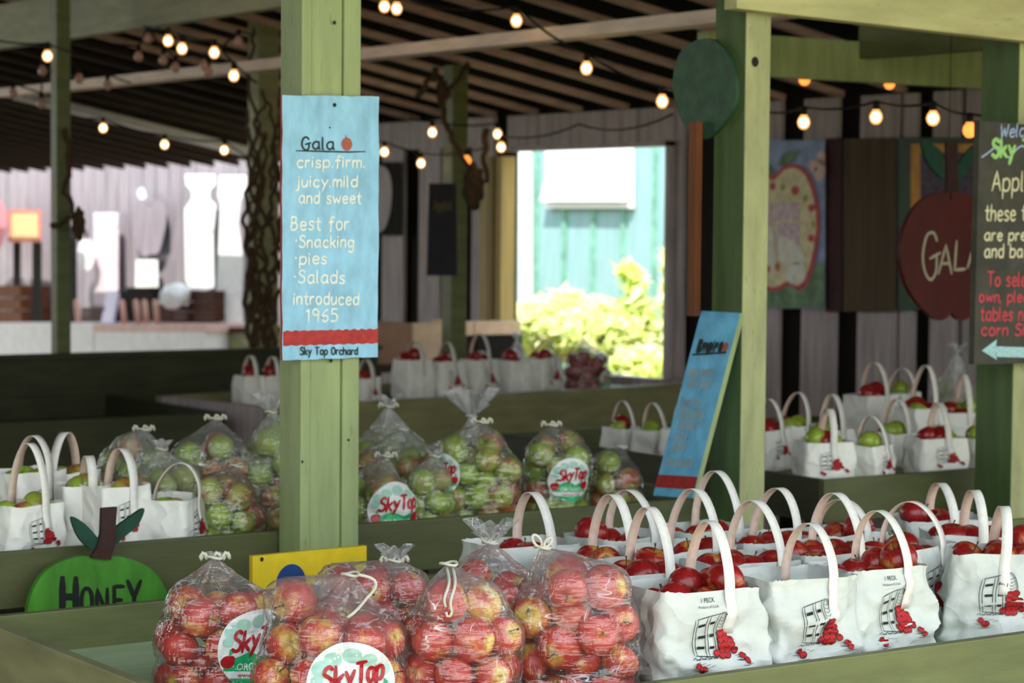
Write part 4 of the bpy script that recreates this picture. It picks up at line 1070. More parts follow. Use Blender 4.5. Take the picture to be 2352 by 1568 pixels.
PB = 'white paper totes of dark red apples in the near tray'
totes = [  # label, x, y, apex z above tray, rz, lean, printed, seed, n, text
 ('white tote bag of red apples in the front row, leftmost', 2.575, 3.17, .318, -.16, .0, True, 1, 6, True),
 ('white tote bag in the front row with large empty mouth, second from left', 2.805, 3.17, .297, -.05, .05, True, 2, 2, False),
 ('white tote bag in the front row, third from left, full of apples', 3.015, 3.19, .305, .0, .0, True, 3, 6, True),
 ('white tote bag at front right turned to show its blank wrinkled side', 3.37, 3.21, .292, -.62, .08, True, 4, 7, False),
 ('white tote bag in the second row directly behind the tall plastic apple bag', 2.60, 3.375, .318, -.1, 0, True, 5, 6, False),
 ('white tote bag in the second row behind the empty mouthed tote', 2.86, 3.375, .314, .05, 0, True, 6, 6, False),
 ('white tote bag in the second row behind the third front tote', 3.075, 3.38, .315, .02, 0, True, 7, 6, False),
 ('white tote bag in the second row with twisted handle, near the dark gap', 3.27, 3.36, .288, .25, 0, True, 8, 6, False),
 ('white tote bag in the second row behind the blank sided tote', 3.52, 3.42, .292, -.5, .05, False, 9, 7, False),
 ('white tote bag in the third row, leftmost, with tall pointed handle', 2.66, 3.57, .318, -.05, 0, False, 10, 4, False),
 ('white tote bag in the third row, second from left', 2.86, 3.565, .318, .05, 0, False, 12, 5, False),
 ('white tote bag in the third row, third from left', 3.08, 3.57, .307, 0, 0, False, 13, 6, False),
 ('white tote bag in the third row with low handle, fourth from left', 3.28, 3.58, .268, .1, 0, False, 14, 5, False),
 ('white tote bag in the third row, far right end', 3.64, 3.62, .28, -.4, 0, False, 15, 6, False),
 ('white tote bag in the back row, its handle showing above the plastic bags', 2.62, 3.78, .303, -.1, 0, False, 16, 4, False),
 ('white tote bag in the back row, second from left', 2.865, 3.77, .293, .1, 0, False, 17, 6, False),
 ('white tote bag in the back row with the highest handle, before the leaning blue plank', 3.09, 3.77, .322, .02, 0, False, 18, 6, False),
]
for i, (lab, x, y, ap, rz, lean, pr, seed, n, tx) in enumerate(totes):
    short = lab.split('white tote bag ')[1]
    paper_bag(lab, (x, y, FZ+.001), rz, ap, seed, kind='redapple', n=n, group=PB, apple_label=' '.join(('dark red apple in tote '+short).split()[:16]),
              apple_group='red apples in tote '+short[:60], lean=lean, printed=pr, text=tx, strap_x=.03 if rz > -.4 else .0, w=.2, d=.148, crush=2.7 if i < 4 else 1.8,
              fill=(.0 if i < 4 else -.008) if n > 3 else -.03)

# ------------------------------------------------------------------ goods in the second tray
F2 = .781
G2 = 'clear plastic bags of green apples in the second tray'
sec = [ # label, px, y, w, d, top px y, n, seed, oval, cord, ruffle, haze, R
 ('tall clear bag of green apples standing right of the sage post', 1103, 4.70, .20, .15, 968, 20, 101, [(-.078, .15, -.35, .75, .0)], 'knots', .0, (.04, .16), .036),
 ('clear bag of green apples with its oval label, right of the tall one', 1278, 4.76, .165, .14, 975, 16, 102, [(.01, .115, .35, .82, -.04)], 'knots', .0, (.04, .2), .034),
 ('low slumped clear bag of green and red apples at the right end', 1412, 4.80, .15, .14, 1052, 9, 103, None, 'none', .0, (.05, .16), .034),
 ('clear bag of green apples with its oval label against the sage post', 868, 4.68, .18, .14, 1046, 13, 104, [(.02, .085, .35, .95, .0)], 'knots', .0, (.05, .35), .033),
 ('small clear bag of green apples between the labelled bag and tall bag', 985, 4.69, .13, .13, 1046, 9, 105, None, 'none', .012, (.06, .35), .033),
 ('clear bag of mixed apples in the second row just right of the post', 918, 4.97, .21, .15, 985, 16, 106, None, 'none', .0, (.06, .4), .035),
 ('clear hazy bag of green apples in the back row right of the post', 900, 5.22, .2, .15, 932, 15, 107, None, 'knots', .02, (.1, .55), .035),
 ('clear bag of green apples with a tall twisted white plastic top', 1095, 5.10, .2, .15, 955, 13, 108, None, 'none', .05, (.1, .6), .035),
 ('clear bag of green and red apples heaped highest, left of the post', 503, 4.99, .265, .17, 960, 28, 109, None, 'knots', .0, (.06, .32), .036),
 ('clear bag of green apples low in front, left of the post', 527, 4.69, .155, .14, 1068, 12, 110, None, 'none', .0, (.05, .2), .034),
 ('clear bag of pale green apples in the back, leftmost of its row', 318, 5.12, .23, .16, 985, 22, 111, None, 'knots', .0, (.12, .5), .035),
 ('shiny clear bag of apples lying between the totes and the heaped bag', 372, 4.90, .17, .13, 1030, 14, 112, None, 'none', .015, (.12, .5), .034),
 ('clear bag of apples mostly hidden behind the left side of the sage post', 640, 4.93, .17, .14, 945, 18, 113, None, 'none', .03, (.1, .5), .035),
]
for lab, px, y, w, d, tp, n, seed, ov, cord, ruf, hz, R in sec:
    H = PY(px, tp, y).z-F2
    nd = int(n*1.14)
    film_bag(lab, (at_px(px, y), y, F2), -.52, w*1.08, d, H*.9, nd, 'greenapple' if seed not in (103, 106, 109) else 'blushapple', seed, (random.Random(seed).uniform(-.02, .02), 0, H), ov, cord, ruf, res=(64, 46), group=G2,
             apple_label=' '.join(('apple in the '+lab).split()[:16]), apple_group='apples inside the '+lab[:60], R=R, mixk=('blushapple', .35) if seed not in (103, 106, 109) else ('greenapple', .4), stems=seed in (101, 102, 110), haze=hz, far=seed in (106, 107, 108, 111, 113))
W2 = 'small white totes of yellow green apples in the second tray'
for lab, px, y, rim, apex, w, d, rz, seed in (
 ('white tote bag with printed apples at the left edge of the second tray', 48, 4.72, 1155, 1018, .155, .12, .32, 61),
 ('white tote bag in the second row at left with upright strap', 138, 5.0, 1080, 992, .16, .12, -.9, 62),
 ('white tote bag directly behind the green apple sign leaves', 262, 4.73, 1112, 1030, .13, .11, .15, 63),
 ('white tote bag tilted sideways, nearest the heaped plastic bags', 388, 4.685, 1142, 1066, .15, .115, .75, 64),
 ('white tote bag at left edge, behind the first one', 62, 4.95, 1078, 1000, .15, .115, .3, 65),
 ('white tote bag showing only its narrow blank side, left of the sign stem', 190, 4.80, 1110, 1045, .11, .10, -.2, 66)):
    H = PY(px, rim, y).z-F2; A = PY(px, apex, y).z-F2
    paper_bag(lab, (at_px(px, y), y, F2), rz, A, seed, w, d, H, 'blushapple', 4, W2, ' '.join(('yellow green apple in the '+lab).split()[:16]), 'apples in the '+lab[:60], printed=seed not in (66,), text=False, res=(40, 14),
              strap_x=.02, fill=.0, mixk=('greenapple', .5), stems=False, lean=.12 if seed == 64 else 0)

# ------------------------------------------------------------------ goods on the right table
F3 = .806
W3 = 'white paper totes of mixed apples on the right table'
for lab, px, y, rim, apex, w, d, rz, seed in (
 ('white tote bag at the front corner of the right table', 1892, 4.83, 1012, 938, .15, .11, -.35, 71),
 ('white tote bag with printed apples, second along the front of the right table', 1998, 4.81, 1020, 955, .115, .10, .3, 72),
 ('wide blank white tote bag at front of the right table near the chalkboard post', 2150, 4.84, 1003, 925, .16, .11, -.2, 73),
 ('white tote bag at front of the right table cut off by the chalkboard post', 2250, 4.87, 1003, 930, .12, .1, -.1, 74),
 ('white tote bag seen just right of the pale edged post', 1762, 5.25, 985, 916, .13, .1, .2, 75),
 ('white tote bag with tall pointed handle left of the front corner tote', 1818, 5.3, 975, 900, .14, .11, .2, 76),
 ('white tote bag in the middle of the right table behind the front corner tote', 1905, 5.2, 985, 905, .13, .11, 0, 77),
 ('white tote bag in the middle of the right table behind the printed one', 2050, 5.15, 992, 915, .14, .11, .1, 78),
 ('white tote bag at back of the right table with bright left side', 2000, 5.75, 905, 832, .17, .12, .1, 79),
 ('white tote bag at back of the right table with low wide handle', 2062, 5.85, 900, 845, .14, .11, .3, 80),
 ('white tote bag on the right table below the red apple sign', 2112, 5.45, 935, 838, .15, .12, .0, 81),
 ('white tote bag on the right table beside the chalkboard post, upper row', 2205, 5.5, 945, 860, .16, .12, -.4, 82),
 ('white tote bag at the left end of the right table, farthest', 1426, 5.86, 980, 920, .10, .085, .35, 83),
 ('white tote bag at the left end of the right table, middle of three', 1497, 5.62, 985, 925, .10, .085, .3, 84),
 ('white tote bag at the left end of the right table, beside the leaning blue plank', 1568, 5.42, 985, 920, .11, .09, .25, 85)):
    H = PY(px, rim, y).z-F3; A = PY(px, apex, y).z-F3
    paper_bag(lab, (at_px(px, y), y, F3), rz, A, seed, w, d, H, 'greenapple', 5, W3, None, None, far=True, printed=seed in (71, 72, 75, 76, 81, 83, 84, 73), text=False, res=(36, 12), strap_x=.01, fill=.012, mixk=('redapple', .35), stems=False)
film_bag('clear plastic bag with pale gathered top at the back of the right table', (at_px(2195, 6.02), 6.02, F3), -.5, .2, .16, .17, 12, 'greenapple', 131, (0, 0, PY(2180, 806, 6.02).z-F3), None, 'none', .02, res=(48, 36), group=None, far=True, haze=(.55, .95), mixk=('redapple', .3))

# ------------------------------------------------------------------ goods on the far table
F4 = .741
W4 = 'white paper totes of red apples on the far table'
for lab, px, y, rim, apex, w, d, rz, seed in (
 ('white tote bag on the far table, first right of the blue sign with bright side', 948, 8.62, 825, 784, .155, .12, .1, 91),
 ('white tote bag on the far table, second right of the blue sign', 1022, 8.62, 828, 784, .15, .12, .1, 92),
 ('white tote bag on the far table with printed apples under the middle post', 1098, 8.66, 824, 766, .15, .12, .3, 93),
 ('shadowed tote bag on the far table between the two printed totes', 1172, 8.8, 826, 800, .14, .12, .3, 94),
 ('white tote bag on the far table beside the bag of red apples', 1245, 8.72, 820, 782, .17, .12, .35, 95),
 ('white tote bag on the far table left of the sage post, outermost', 572, 8.72, 862, 816, .105, .1, .1, 96),
 ('white tote bag on the far table just left of the sage post', 622, 8.7, 862, 818, .105, .1, .1, 97),
 ('white tote bag on the far table peeking out right of the sage post', 836, 8.52, 866, 825, .11, .1, .2, 98)):
    H = PY(px, rim, y).z-F4; A = PY(px, apex, y).z-F4
    paper_bag(lab, (at_px(px, y), y, F4), rz, A, seed, w, d, H, 'redapple', 5, W4, None, None, far=True, printed=seed in (93, 95, 98, 92), text=False, res=(32, 10), strap_x=.0, fill=.014, stems=False)
film_bag('clear bag of dark red apples with oval label on the far table', (at_px(1345, 8.78), 8.78, F4), -.3, .22, .17, .19, 20, 'redapple', 141, (-.02, 0, PY(1340, 780, 8.78).z-F4), [(.07, .06, .3, .75, 0)], 'none', 0, res=(48, 36), far=True, haze=(.03, .12))
film_bag('clear bag of red apples lying behind the far table totes', (at_px(1195, 9.0), 9.0, F4), -.3, .24, .17, .17, 12, 'redapple', 142, (-.02, 0, PY(1195, 776, 9.0).z-F4), None, 'none', .02, res=(48, 36), far=True, haze=(.1, .6))
# every apple on the right and far tables beyond the nearest 300
nm = {'redapple': 'dark red', 'greenapple': 'green', 'blushapple': 'blushed'}
mbf = MB(); idx = {'redapple': 0, 'greenapple': 1, 'blushapple': 2}
src = apple_mesh('apple_low', 'redapple', 12, 9)
for kk, L in FAR.items():
    for p, q, s in L:
        mbf.add([p+(q @ (v.co*s)) for v in src.vertices], [list(f.vertices) for f in src.polygons], idx[kk], True)
if mbf.v:
    tag(mbf.build('apples', [M['redapple'], M['greenapple'], M['blushapple']]), 'small distant apples in the bags on the rear, right and far tables', 'apples', kind='stuff')
bpy.data.meshes.remove(src)

# ------------------------------------------------------------------ string lights
def string(label, lamps, sag=.06, extra=None):
    """lamps: (px, py, depth, kind) in order along the cable"""
    P = [D(a, b, c) for a, b, c, k in lamps]
    root = thing('string_light', label, 'string lights', P[0])
    R = .021; tops = [p+Vector((0, 0, .05)) for p in P]
    line = list(tops)
    if extra: line = [D(*extra[0])]+line+[D(*e) for e in extra[1:]]
    pts = []
    for a, b in zip(line[:-1], line[1:]):
        n = 8
        for k in range(n):
            t = k/n; q = a+(b-a)*t; q.z -= sag*4*t*(1-t)*min(1., (b-a).length); pts.append(q)
    pts.append(line[-1])
    MB().tube(pts, .0045, 6).build('cable', M['cable'], root)
    for p, (a, b, c, k) in zip(P, lamps):
        prof = [(0, -R*1.12), (R*.5, -R), (R*.86, -R*.55), (R, 0), (R*.86, R*.55), (R*.55, R*.98), (R*.42, R*1.3)]
        bu = MB().lathe(p, prof, 16).build('bulb', M[{'on': 'bulb', 'dim': 'bulb_dim', 'off': 'bulb_off'}[k]], root)
        if k == 'on': MB().lathe(p, [(0, -R*.72), (R*.45, -R*.55), (R*.7, 0), (R*.45, R*.55), (0, R*.72)], 14).build('filament', M['bulb_core'], bu)
        MB().lathe(p, [(R*.5, R*1.15), (R*.52, R*2.5), (0, R*2.6)], 10).build('socket', M['cable'], bu)
    return root
string('string of warm bulbs under the rafters from top middle to the green cut-out', [(883, 15, 8.8, 'on'), (911, 20, 8.6, 'on'), (1186, 48, 8.2, 'on'), (1347, 157, 8.0, 'on'), (1521, 233, 7.9, 'on')], .05, [(800, -20, 9), (1640, 200, 7.6)])
string('string of warm bulbs at upper left with a close trio and two beside', [(386, 94, 9.4, 'on'), (418, 112, 9.3, 'on'), (492, 121, 9.2, 'on'), (537, 174, 9.1, 'on')], .03, [(330, 60, 9.6), (590, 190, 9)])
string('string of three warm bulbs lower left before the pale wall', [(237, 294, 11.5, 'on'), (378, 332, 11.5, 'on'), (515, 345, 11.5, 'on')], .05, [(150, 262, 11.5), (590, 370, 11.5)])
string('single warm bulb on a cable at far upper left beside the slim post', [(109, 129, 9.3, 'on')], .03, [(-20, 90, 9.4), (170, 120, 9.2)])
string('string of three warm bulbs along the wall top beside the vine post', [(883, 349, 11.2, 'on'), (967, 375, 11.2, 'on'), (1072, 369, 10.8, 'dim')], .03, [(820, 320, 11.3), (1110, 340, 10.6)])
string('string of warm bulbs at the window corner', [(993, 304, 10.6, 'on'), (1143, 308, 10.4, 'on'), (1151, 338, 10.4, 'on')], .04, [(940, 270, 10.6), (1330, 285, 9.8), (1545, 262, 8.5)])
string('string of four warm bulbs before the painted panels at right', [(1846, 281, 7.6, 'on'), (2012, 269, 7.4, 'on'), (2143, 272, 7.2, 'on'), (2227, 299, 7.0, 'dim')], .05, [(1750, 255, 7.8), (2300, 260, 6.9)])
string('pair of amber bulbs half hidden under the second beam at right', [(1848, 181, 8.05, 'dim'), (2043, 190, 8.2, 'dim')], .04, [(1760, 165, 8.0), (2235, 185, 8.4)])
string('string of unlit pinkish bulbs at upper left below the beam', [(318, 130, 10.2, 'off'), (340, 88, 10.2, 'off'), (375, 138, 10.1, 'off'), (403, 155, 10.1, 'off'), (470, 150, 10., 'off'), (478, 165, 10., 'off'), (548, 96, 9.9, 'off')], .02, [(260, 100, 10.3), (580, 80, 9.9)])
string('string of unlit pinkish bulbs at far left', [(30, 215, 10.6, 'off'), (95, 238, 10.5, 'off'), (98, 163, 10.4, 'off'), (182, 181, 10.4, 'off'), (247, 196, 10.4, 'off')], .02, [(-20, 195, 10.6), (300, 190, 10.4)])

# ------------------------------------------------------------------ vines, hanging boards, boxes in the middle distance
def vine(label, pts, name='dry_vine', r=.016, cl=None):
    root = thing(name, label, 'vine', pts[0][0])
    for P in pts:
        P = [Vector(p) for p in P]; q = []
        for k in range(len(P)-1):
            for j in range(4): q.append(P[k].lerp(P[k+1], j/4)+Vector((.010*math.sin(7*k+1.7*j+len(P)), 0, .008*math.cos(5*k+2*j))))
        q.append(P[-1]); MB().tube(q, [r*(1-.4*i/len(q)) for i in range(len(q))], 6).build('stem', M['vine'], root)
    if cl:
        c, rx, rzz, n = cl; mb = MB(); o = bmesh.new(); bmesh.ops.create_icosphere(o, subdivisions=4, radius=1.)
        for v in o.verts:
            kk = 1+.3*noise.noise(v.co*2.2)+.22*noise.noise(v.co*7.); v.co = c+Vector((v.co.x*rx*kk, v.co.y*rx*kk, v.co.z*rzz*kk))
        o.verts.index_update(); mb.add([v.co.copy() for v in o.verts], [[v.index for v in q.verts] for q in o.faces], 0, True); o.free()
        mb.build('dry_cluster', M['vine'], root)
    return root
dd = 10.55
vine('dry vine with a hanging dark cluster on the middle distance post', [
    [D(1020, 190, dd), D(1012, 240, dd), D(1030, 300, dd), D(1050, 340, dd), D(1075, 385, dd), D(1092, 420, dd)],
    [D(1075, 150, dd), D(1040, 200, dd), D(1018, 230, dd)], [D(1000, 160, dd), D(1010, 200, dd), D(1020, 240, dd)],
    [D(960, 225, dd), D(980, 190, dd), D(1010, 170, dd)], [D(1118, 300, dd), D(1112, 360, dd), D(1118, 420, dd)]],
    cl=(D(1088, 430, dd), .048, .10, 60))
dd = 10.55
RV = random.Random(21); strands = []
for k in range(9):
    x, y_, P = RV.uniform(572, 636), 800, []
    while y_ > -20:
        P.append(D(x, y_, dd+RV.uniform(-.03, .03))); y_ -= RV.uniform(35, 85); x = min(650, max(560, x+RV.uniform(-30, 30)))
    if len(P) > 3: strands.append(P[:RV.randint(max(4, len(P)//2), len(P))])
for k in range(8):
    y_ = RV.uniform(250, 760); a = RV.choice((572, 600, 628)); strands.append([D(a, y_, dd), D(a+RV.uniform(-15, 15), y_-25, dd-.03), D(a+RV.uniform(-45, 45), y_-60, dd-.02)])
vine('tangle of dry vines climbing the broad post left of the blue sign', strands, r=.012)
vine('short dry vine with a dark cluster on the slim far left post', [
    [D(150, 300, 10.2), D(160, 360, 10.2), D(148, 440, 10.2), D(178, 500, 10.2)], [D(120, 520, 10.2), D(150, 510, 10.2), D(185, 480, 10.2)]], cl=(D(181, 515, 10.2), .028, .07, 36))

def panel(name, label, cat, corners, depth, mats, parts=(), th=.02, group=None):
    """flat board facing the hall: corners given on the photo at one depth"""
    root = thing(name, label, cat, D(*corners[-1], depth), 0, group)
    fn = lambda u, v, dz: D(u, v, depth+dz)
    MB().slab(corners, fn, th).build('board', M[mats], root)
    for nm_, poly, m, lift in parts:
        Decal().poly(poly, 0, 0).build(nm_, [M[m]], lambda u, v, dz: D(u, v, depth-.003-lift), root)
    return root
root = panel('chalkboard_sign', 'black chalkboard hung on the middle distance post', 'chalkboard', [(985, 421), (1048, 421), (1050, 633), (980, 633)], 10.35, 'black_board')
f = lambda u, v, dz: D(u, v, 10.35-.003)
Decal().text('Apples', 997, -482, 24, 3, 0, fit=40).build('lettering', [paint('faint_yellow_chalk', (96, 88, 56), .9)], lambda u, v, dz: f(u, -v, dz), root)
def carton(label, pL, pC, pR, top, bot, y, tall, mats=('card', 'card_l')):
    root = thing('cardboard_box', label, 'box', PY(pC, bot, y))
    a, b = PY(pL, bot, y+.0), PY(pC, bot, y); w = b.x-a.x; h = PY(pC, top, y).z-b.z
    MB().box((a.x+w/2, y+.15, b.z+h/2), (w, .3, h), bev=.004).build('carton', M[mats[0]], root)
    MB().box((b.x+.15, y+.02, b.z+h/2), (.29, .04, h*.99), bev=.004).build('side_panel', M[mats[1]], root)
    return root
carton('brown cardboard box with a pale end panel behind the far table', 815, 945, 1010, 742, 835, 9.75, .25)
carton('small pale box on the black crate right of the middle distance post', 1062, 1088, 1090, 738, 770, 9.85, .1, ('card_l', 'card_l'))
carton('black crate under the small pale box', 1050, 1092, 1094, 770, 834, 9.85, .1, ('gap', 'gap'))
MB_ = MB(); c0, c1 = PY(815, 838, 9.75), PY(1095, 836, 9.75)
root = thing('side_table', 'dark table carrying the cardboard boxes behind the far table', 'table', (c0.x, 9.75, 0))
MB().box(((c0.x+c1.x)/2+.05, 9.95, c0.z-.02), (c1.x-c0.x+.5, .5, .04)).build('table_top', M['darkcrate'], root)
for x in (c0.x, c1.x+.2): MB().box((x, 9.95, (c0.z-.04)/2), (.06, .4, c0.z-.04)).build('leg', M['darkcrate'], root)

# ------------------------------------------------------------------ far left end
X0 = 8.15
def slabx(px0, px1, py0, py1, x, th, m, name, parent, py0b=None, py1b=None):
    a, b = PX(px0, py1, x), PX(px1, py1b or py1, x)
    if py1 >= 860: a.z = b.z = 0.
    c, e = PX(px1, py0b or py0, x), PX(px0, py0, x)
    mb = MB(); n = Vector((th, 0, 0)); vs = [a, b, c, e]+[q+n for q in (a, b, c, e)]
    return mb.add(vs, [(0, 1, 2, 3), (4, 7, 6, 5), (0, 4, 5, 1), (1, 5, 6, 2), (2, 6, 7, 3), (3, 7, 4, 0)]).build(name, M[m], parent)
root = thing('white_counter', 'long white panelled counter at far left behind the low partition', 'counter', PX(470, 860, X0))
slabx(-60, 214, 742, 860, X0, .5, 'white_panel', 'front_panel', root)
slabx(217, 472, 752, 860, X0, .5, 'white_panel', 'front_panel', root)
slabx(214, 474, 744, 762, X0-.015, .52, 'pink_edge', 'counter_top', root)
root = thing('brown_crate', 'brown wooden box standing right of the white counter', 'crate', PX(555, 840, X0))
slabx(484, 558, 762, 860, X0+.2, .4, 'olive2', 'box_front', root); slabx(484, 558, 752, 764, X0+.18, .44, 'darkcrate', 'box_lid', root)
root = thing('slat_basket', 'stack of brown slatted baskets at the far left edge', 'basket', PX(20, 740, X0+.4))
for k in range(3): slabx(-10, 48-k, 740-(k+1)*29+3, 740-k*29, X0+.4, .3, 'basket', 'basket', root)
def cross_crate(label, px0, px1, py0, py1, x):
    root = thing('brown_crate', label, 'crate', PX(px0, py1, x)); n = 3
    for k in range(n):
        h = (py1-py0)/n; slabx(px0, px1, py0+k*h+(1.5 if k else 0), py0+(k+1)*h, x, .25, 'darkcrate', 'slat', root)
cross_crate('dark crate on the white counter left of the slanted board', 186, 240, 707, 738, X0+.25)
cross_crate('dark crate on the white counter right of the slanted board', 366, 428, 702, 741, X0+.25)
cross_crate('tall dark crate on the counter under the white cut-outs', 432, 490, 668, 738, X0+.3)
root = thing('black_case', 'black open case behind the pink stakes on the counter', 'case', PX(290, 740, X0+.35))
slabx(268, 352, 668, 738, X0+.35, .2, 'gap', 'case_body', root); slabx(290, 345, 660, 669, X0+.33, .22, 'gap', 'case_lid', root)
a = [PX(232, 740, X0+.2), PX(256, 740, X0+.2), PX(270, 668, X0+.33), PX(246, 668, X0+.33)]
root = thing('leaning_board', 'pale lilac board leaning on the counter beside the black case', 'board', a[0])
MB().add(a+[q+Vector((.03, .0, 0)) for q in a], [(0, 1, 2, 3), (4, 7, 6, 5), (0, 4, 5, 1), (1, 5, 6, 2), (2, 6, 7, 3), (3, 7, 4, 0)]).build('board_face', M['foil'], root)
MB().tube([a[2], a[2]+Vector((.1, 0, -.18))], .01, 6).build('prop', M['darkcrate'], root)
pr = None
for k, (x0, x1) in enumerate(((276, 290), (308, 322), (328, 341), (351, 368), (172, 184))):
    p0, p1 = PX((x0+x1)/2+3, 743, X0+.12), PX((x0+x1)/2-3, 694, X0+.12)
    o = MB().tube([p0, p0.lerp(p1, .5), p1, p1+(p1-p0)*.12], [.024, .024, .024, .014], 10).build('wooden_stake', M['pinkstick'])
    tag(o, ['pinkish upright stake, first from left before the black case', 'pinkish upright stake, second from left before the black case', 'pinkish upright stake, third from left before the black case', 'pinkish upright stake, last at right before the black case', 'lone pinkish upright stake close to the slim post'][k], 'stake', 'pinkish stakes on the white counter')
root = thing('plastic_bundle', 'bright white bundle of plastic on the counter', 'plastic bag', PX(405, 700, X0+.2))
R = random.Random(2); mb = MB(); o = bmesh.new(); bmesh.ops.create_icosphere(o, subdivisions=3, radius=1.)
c = PX(404, 680, X0+.2); ex, ez = .125, .1
for v in o.verts:
    k = 1+.35*noise.noise(v.co*2.5); v.co = c+Vector((v.co.x*ex*k, v.co.y*ex*k, v.co.z*ez*k+v.co.x*.03))
o.verts.index_update(); mb.add([v.co.copy() for v in o.verts], [[v.index for v in q.verts] for q in o.faces], 0, True); o.free(); mb.build('crumpled_film', M['ext_white'], root)

def cutout(name, label, cat, poly, x, m, parts=(), smooth=True, th=.03):
    """painted board against the far pale wall"""
    root = thing(name, label, cat, PX(*poly[0], x)); pp = catmull(poly+[poly[0]], 4)[:-1] if smooth else poly
    MB().slab(pp, lambda u, v, dz: PX(u, v, x+dz), th).build('board', M[m], root)
    for nm_, q, mm, sm_ in parts:
        q = catmull(q+[q[0]], 4)[:-1] if sm_ else q
        Decal().poly(q).build(nm_, [M[mm]], lambda u, v, dz: PX(u, v, x-.006), root)
    return root
XW = 8.8
cutout('apple_cutout', 'lilac apple cut-out on a dark board right of the blue sign', 'wall decoration', [(852, 372), (922, 372), (922, 540), (852, 540)], 7.04, 'gap', [('painted_apple', [(872, 380), (893, 395), (900, 440), (893, 500), (876, 532), (852, 520), (852, 400)], 'board', True)], False, .02)
cutout('apple_cutout', 'tall grey violet apple cut-out on the far pale wall', 'wall decoration', [(340, 468), (318, 460), (304, 472), (304, 510), (312, 560), (328, 588), (345, 584), (364, 580), (376, 540), (382, 500), (378, 468), (360, 460)], XW, 'grey_apple', [('stem', [(336, 440), (347, 440), (346, 470), (338, 470)], 'grey_apple', False), ('leaf', [(315, 440), (328, 430), (336, 452), (322, 458)], 'lightblue', True)])
cutout('hanging_panel', 'cream lower notice on the far pale wall below the grey apple', 'sign', [(312, 596), (362, 596), (364, 668), (310, 668)], XW-.03, 'ext_white', [('cream_sheet', [(314, 600), (350, 600), (350, 660), (314, 660)], 'art_white', False)], False)
cutout('hanging_panel', 'tall pale panel with light blue top on the far wall', 'sign', [(215, 488), (272, 488), (272, 700), (215, 700)], XW-.05, 'palepink', [('blue_top', [(217, 490), (270, 490), (270, 520), (217, 520)], 'lightblue', False)], False)
cutout('apple_cutout', 'small white oval apple cut-out right of the slim post', 'wall decoration', [(198, 545), (184, 556), (178, 585), (184, 612), (198, 624), (212, 610), (218, 582), (212, 556)], XW-.15, 'white_panel', [('stem', [(195, 530), (201, 530), (201, 548), (195, 548)], 'gap', False)])
cutout('white_cutout', 'tall white waisted cut-out board left of the vine post', 'wall decoration', [(425, 400), (494, 400), (494, 424), (482, 436), (482, 456), (496, 470), (490, 540), (492, 660), (470, 668), (436, 664), (426, 640), (424, 480), (440, 456), (440, 438), (427, 424)], XW-.1, 'ext_white', [('cream_stripe', [(428, 500), (490, 500), (490, 530), (428, 530)], 'white_panel', False)], False)
cutout('white_cutout', 'tall white waisted cut-out board partly behind the vine post', 'wall decoration', [(504, 402), (566, 402), (566, 438), (552, 460), (548, 520), (560, 600), (556, 690), (560, 745), (506, 750), (496, 690), (502, 560), (506, 470), (500, 450)], XW-.25, 'ext_white', [('cream_stripe', [(508, 480), (546, 480), (546, 510), (508, 510)], 'white_panel', False)], False)
cutout('painted_sign', 'orange sign with salmon border at the far left edge', 'sign', [(20, 482), (94, 482), (94, 556), (20, 556)], XW-.3, 'salmon', [('orange_field', [(25, 490), (88, 490), (88, 548), (25, 548)], 'orange_sign', False)], False)
cutout('apple_cutout', 'pink apple cut-out cut off by the left edge', 'wall decoration', [(-40, 470), (-10, 455), (10, 475), (13, 520), (5, 560), (-20, 600), (-50, 580), (-60, 520)], XW-.35, 'pink_apple')
for k, (a, b) in enumerate(((30, 48), (74, 96))):
    cutout('dark_board', ['dark upright board under the orange sign, left one', 'dark upright board under the orange sign, right one'][k], 'board', [(a, 556), (b, 556), (b, 745), (a, 745)], XW-.2, 'gap', (), False)
cutout('dark_board', 'dark upright board right beside the slim post', 'board', [(160, 520), (176, 520), (178, 745), (160, 745)], XW-.3, 'gap', (), False)

# ------------------------------------------------------------------ painted panels on the right wall
def wall_art(label, px0, px1, py0, py1, x, m, name='painting'):
    root = thing(name, label, 'painting', PX(px0, py1, x))
    MB().slab([(px0, py0), (px1, py0), (px1, py1), (px0, py1)], lambda u, v, dz: PX(u, v, x+dz), .04).build('panel', M[m], root)
    d = Decal(); mats = []
    def add(nm_, polys, mm, layer):
        if nm_ is None:
            d.build('painted_picture', [M[k] for k in mats], lambda u, v, dz: PX(u, v, x-.001-dz*3), root); return
        if mm not in mats: mats.append(mm)
        for q in polys:
            if isinstance(q[0], (int, float)): d.disc(*q[:2], q[2], q[3], mats.index(mm), layer, 18, 2)
            else: d.poly(q, mats.index(mm), layer)
    return root, add
root, add = wall_art('painting of a big cream apple with coloured dots on a blue sky panel', 1690, 1895, 322, 708, 7.05, 'art_sky')
S = lambda q: catmull(q+[q[0]], 4)[:-1]
add('painted_ground', [[(1692, 610), (1750, 598), (1820, 630), (1893, 600), (1893, 706), (1692, 706)]], 'art_green', 1)
add('painted_cloud', [(1882, 390, 14, 26), (1868, 382, 10, 16), (1886, 362, 9, 18)], 'art_cloud', 1)
add('apple_outline', [S([(1776, 402), (1800, 380), (1830, 378), (1858, 400), (1876, 450), (1883, 510), (1876, 580), (1860, 640), (1836, 668), (1812, 655), (1776, 670), (1740, 655), (1715, 668), (1700, 600), (1697, 500), (1712, 420), (1745, 390)])], 'art_red', 2)
add('apple_field', [S([(1776, 414), (1802, 390), (1830, 387), (1852, 408), (1868, 455), (1875, 510), (1868, 575), (1852, 630), (1832, 656), (1812, 645), (1776, 660), (1742, 645), (1718, 655), (1708, 600), (1705, 500), (1720, 428), (1748, 400)])], 'art_cream', 3)
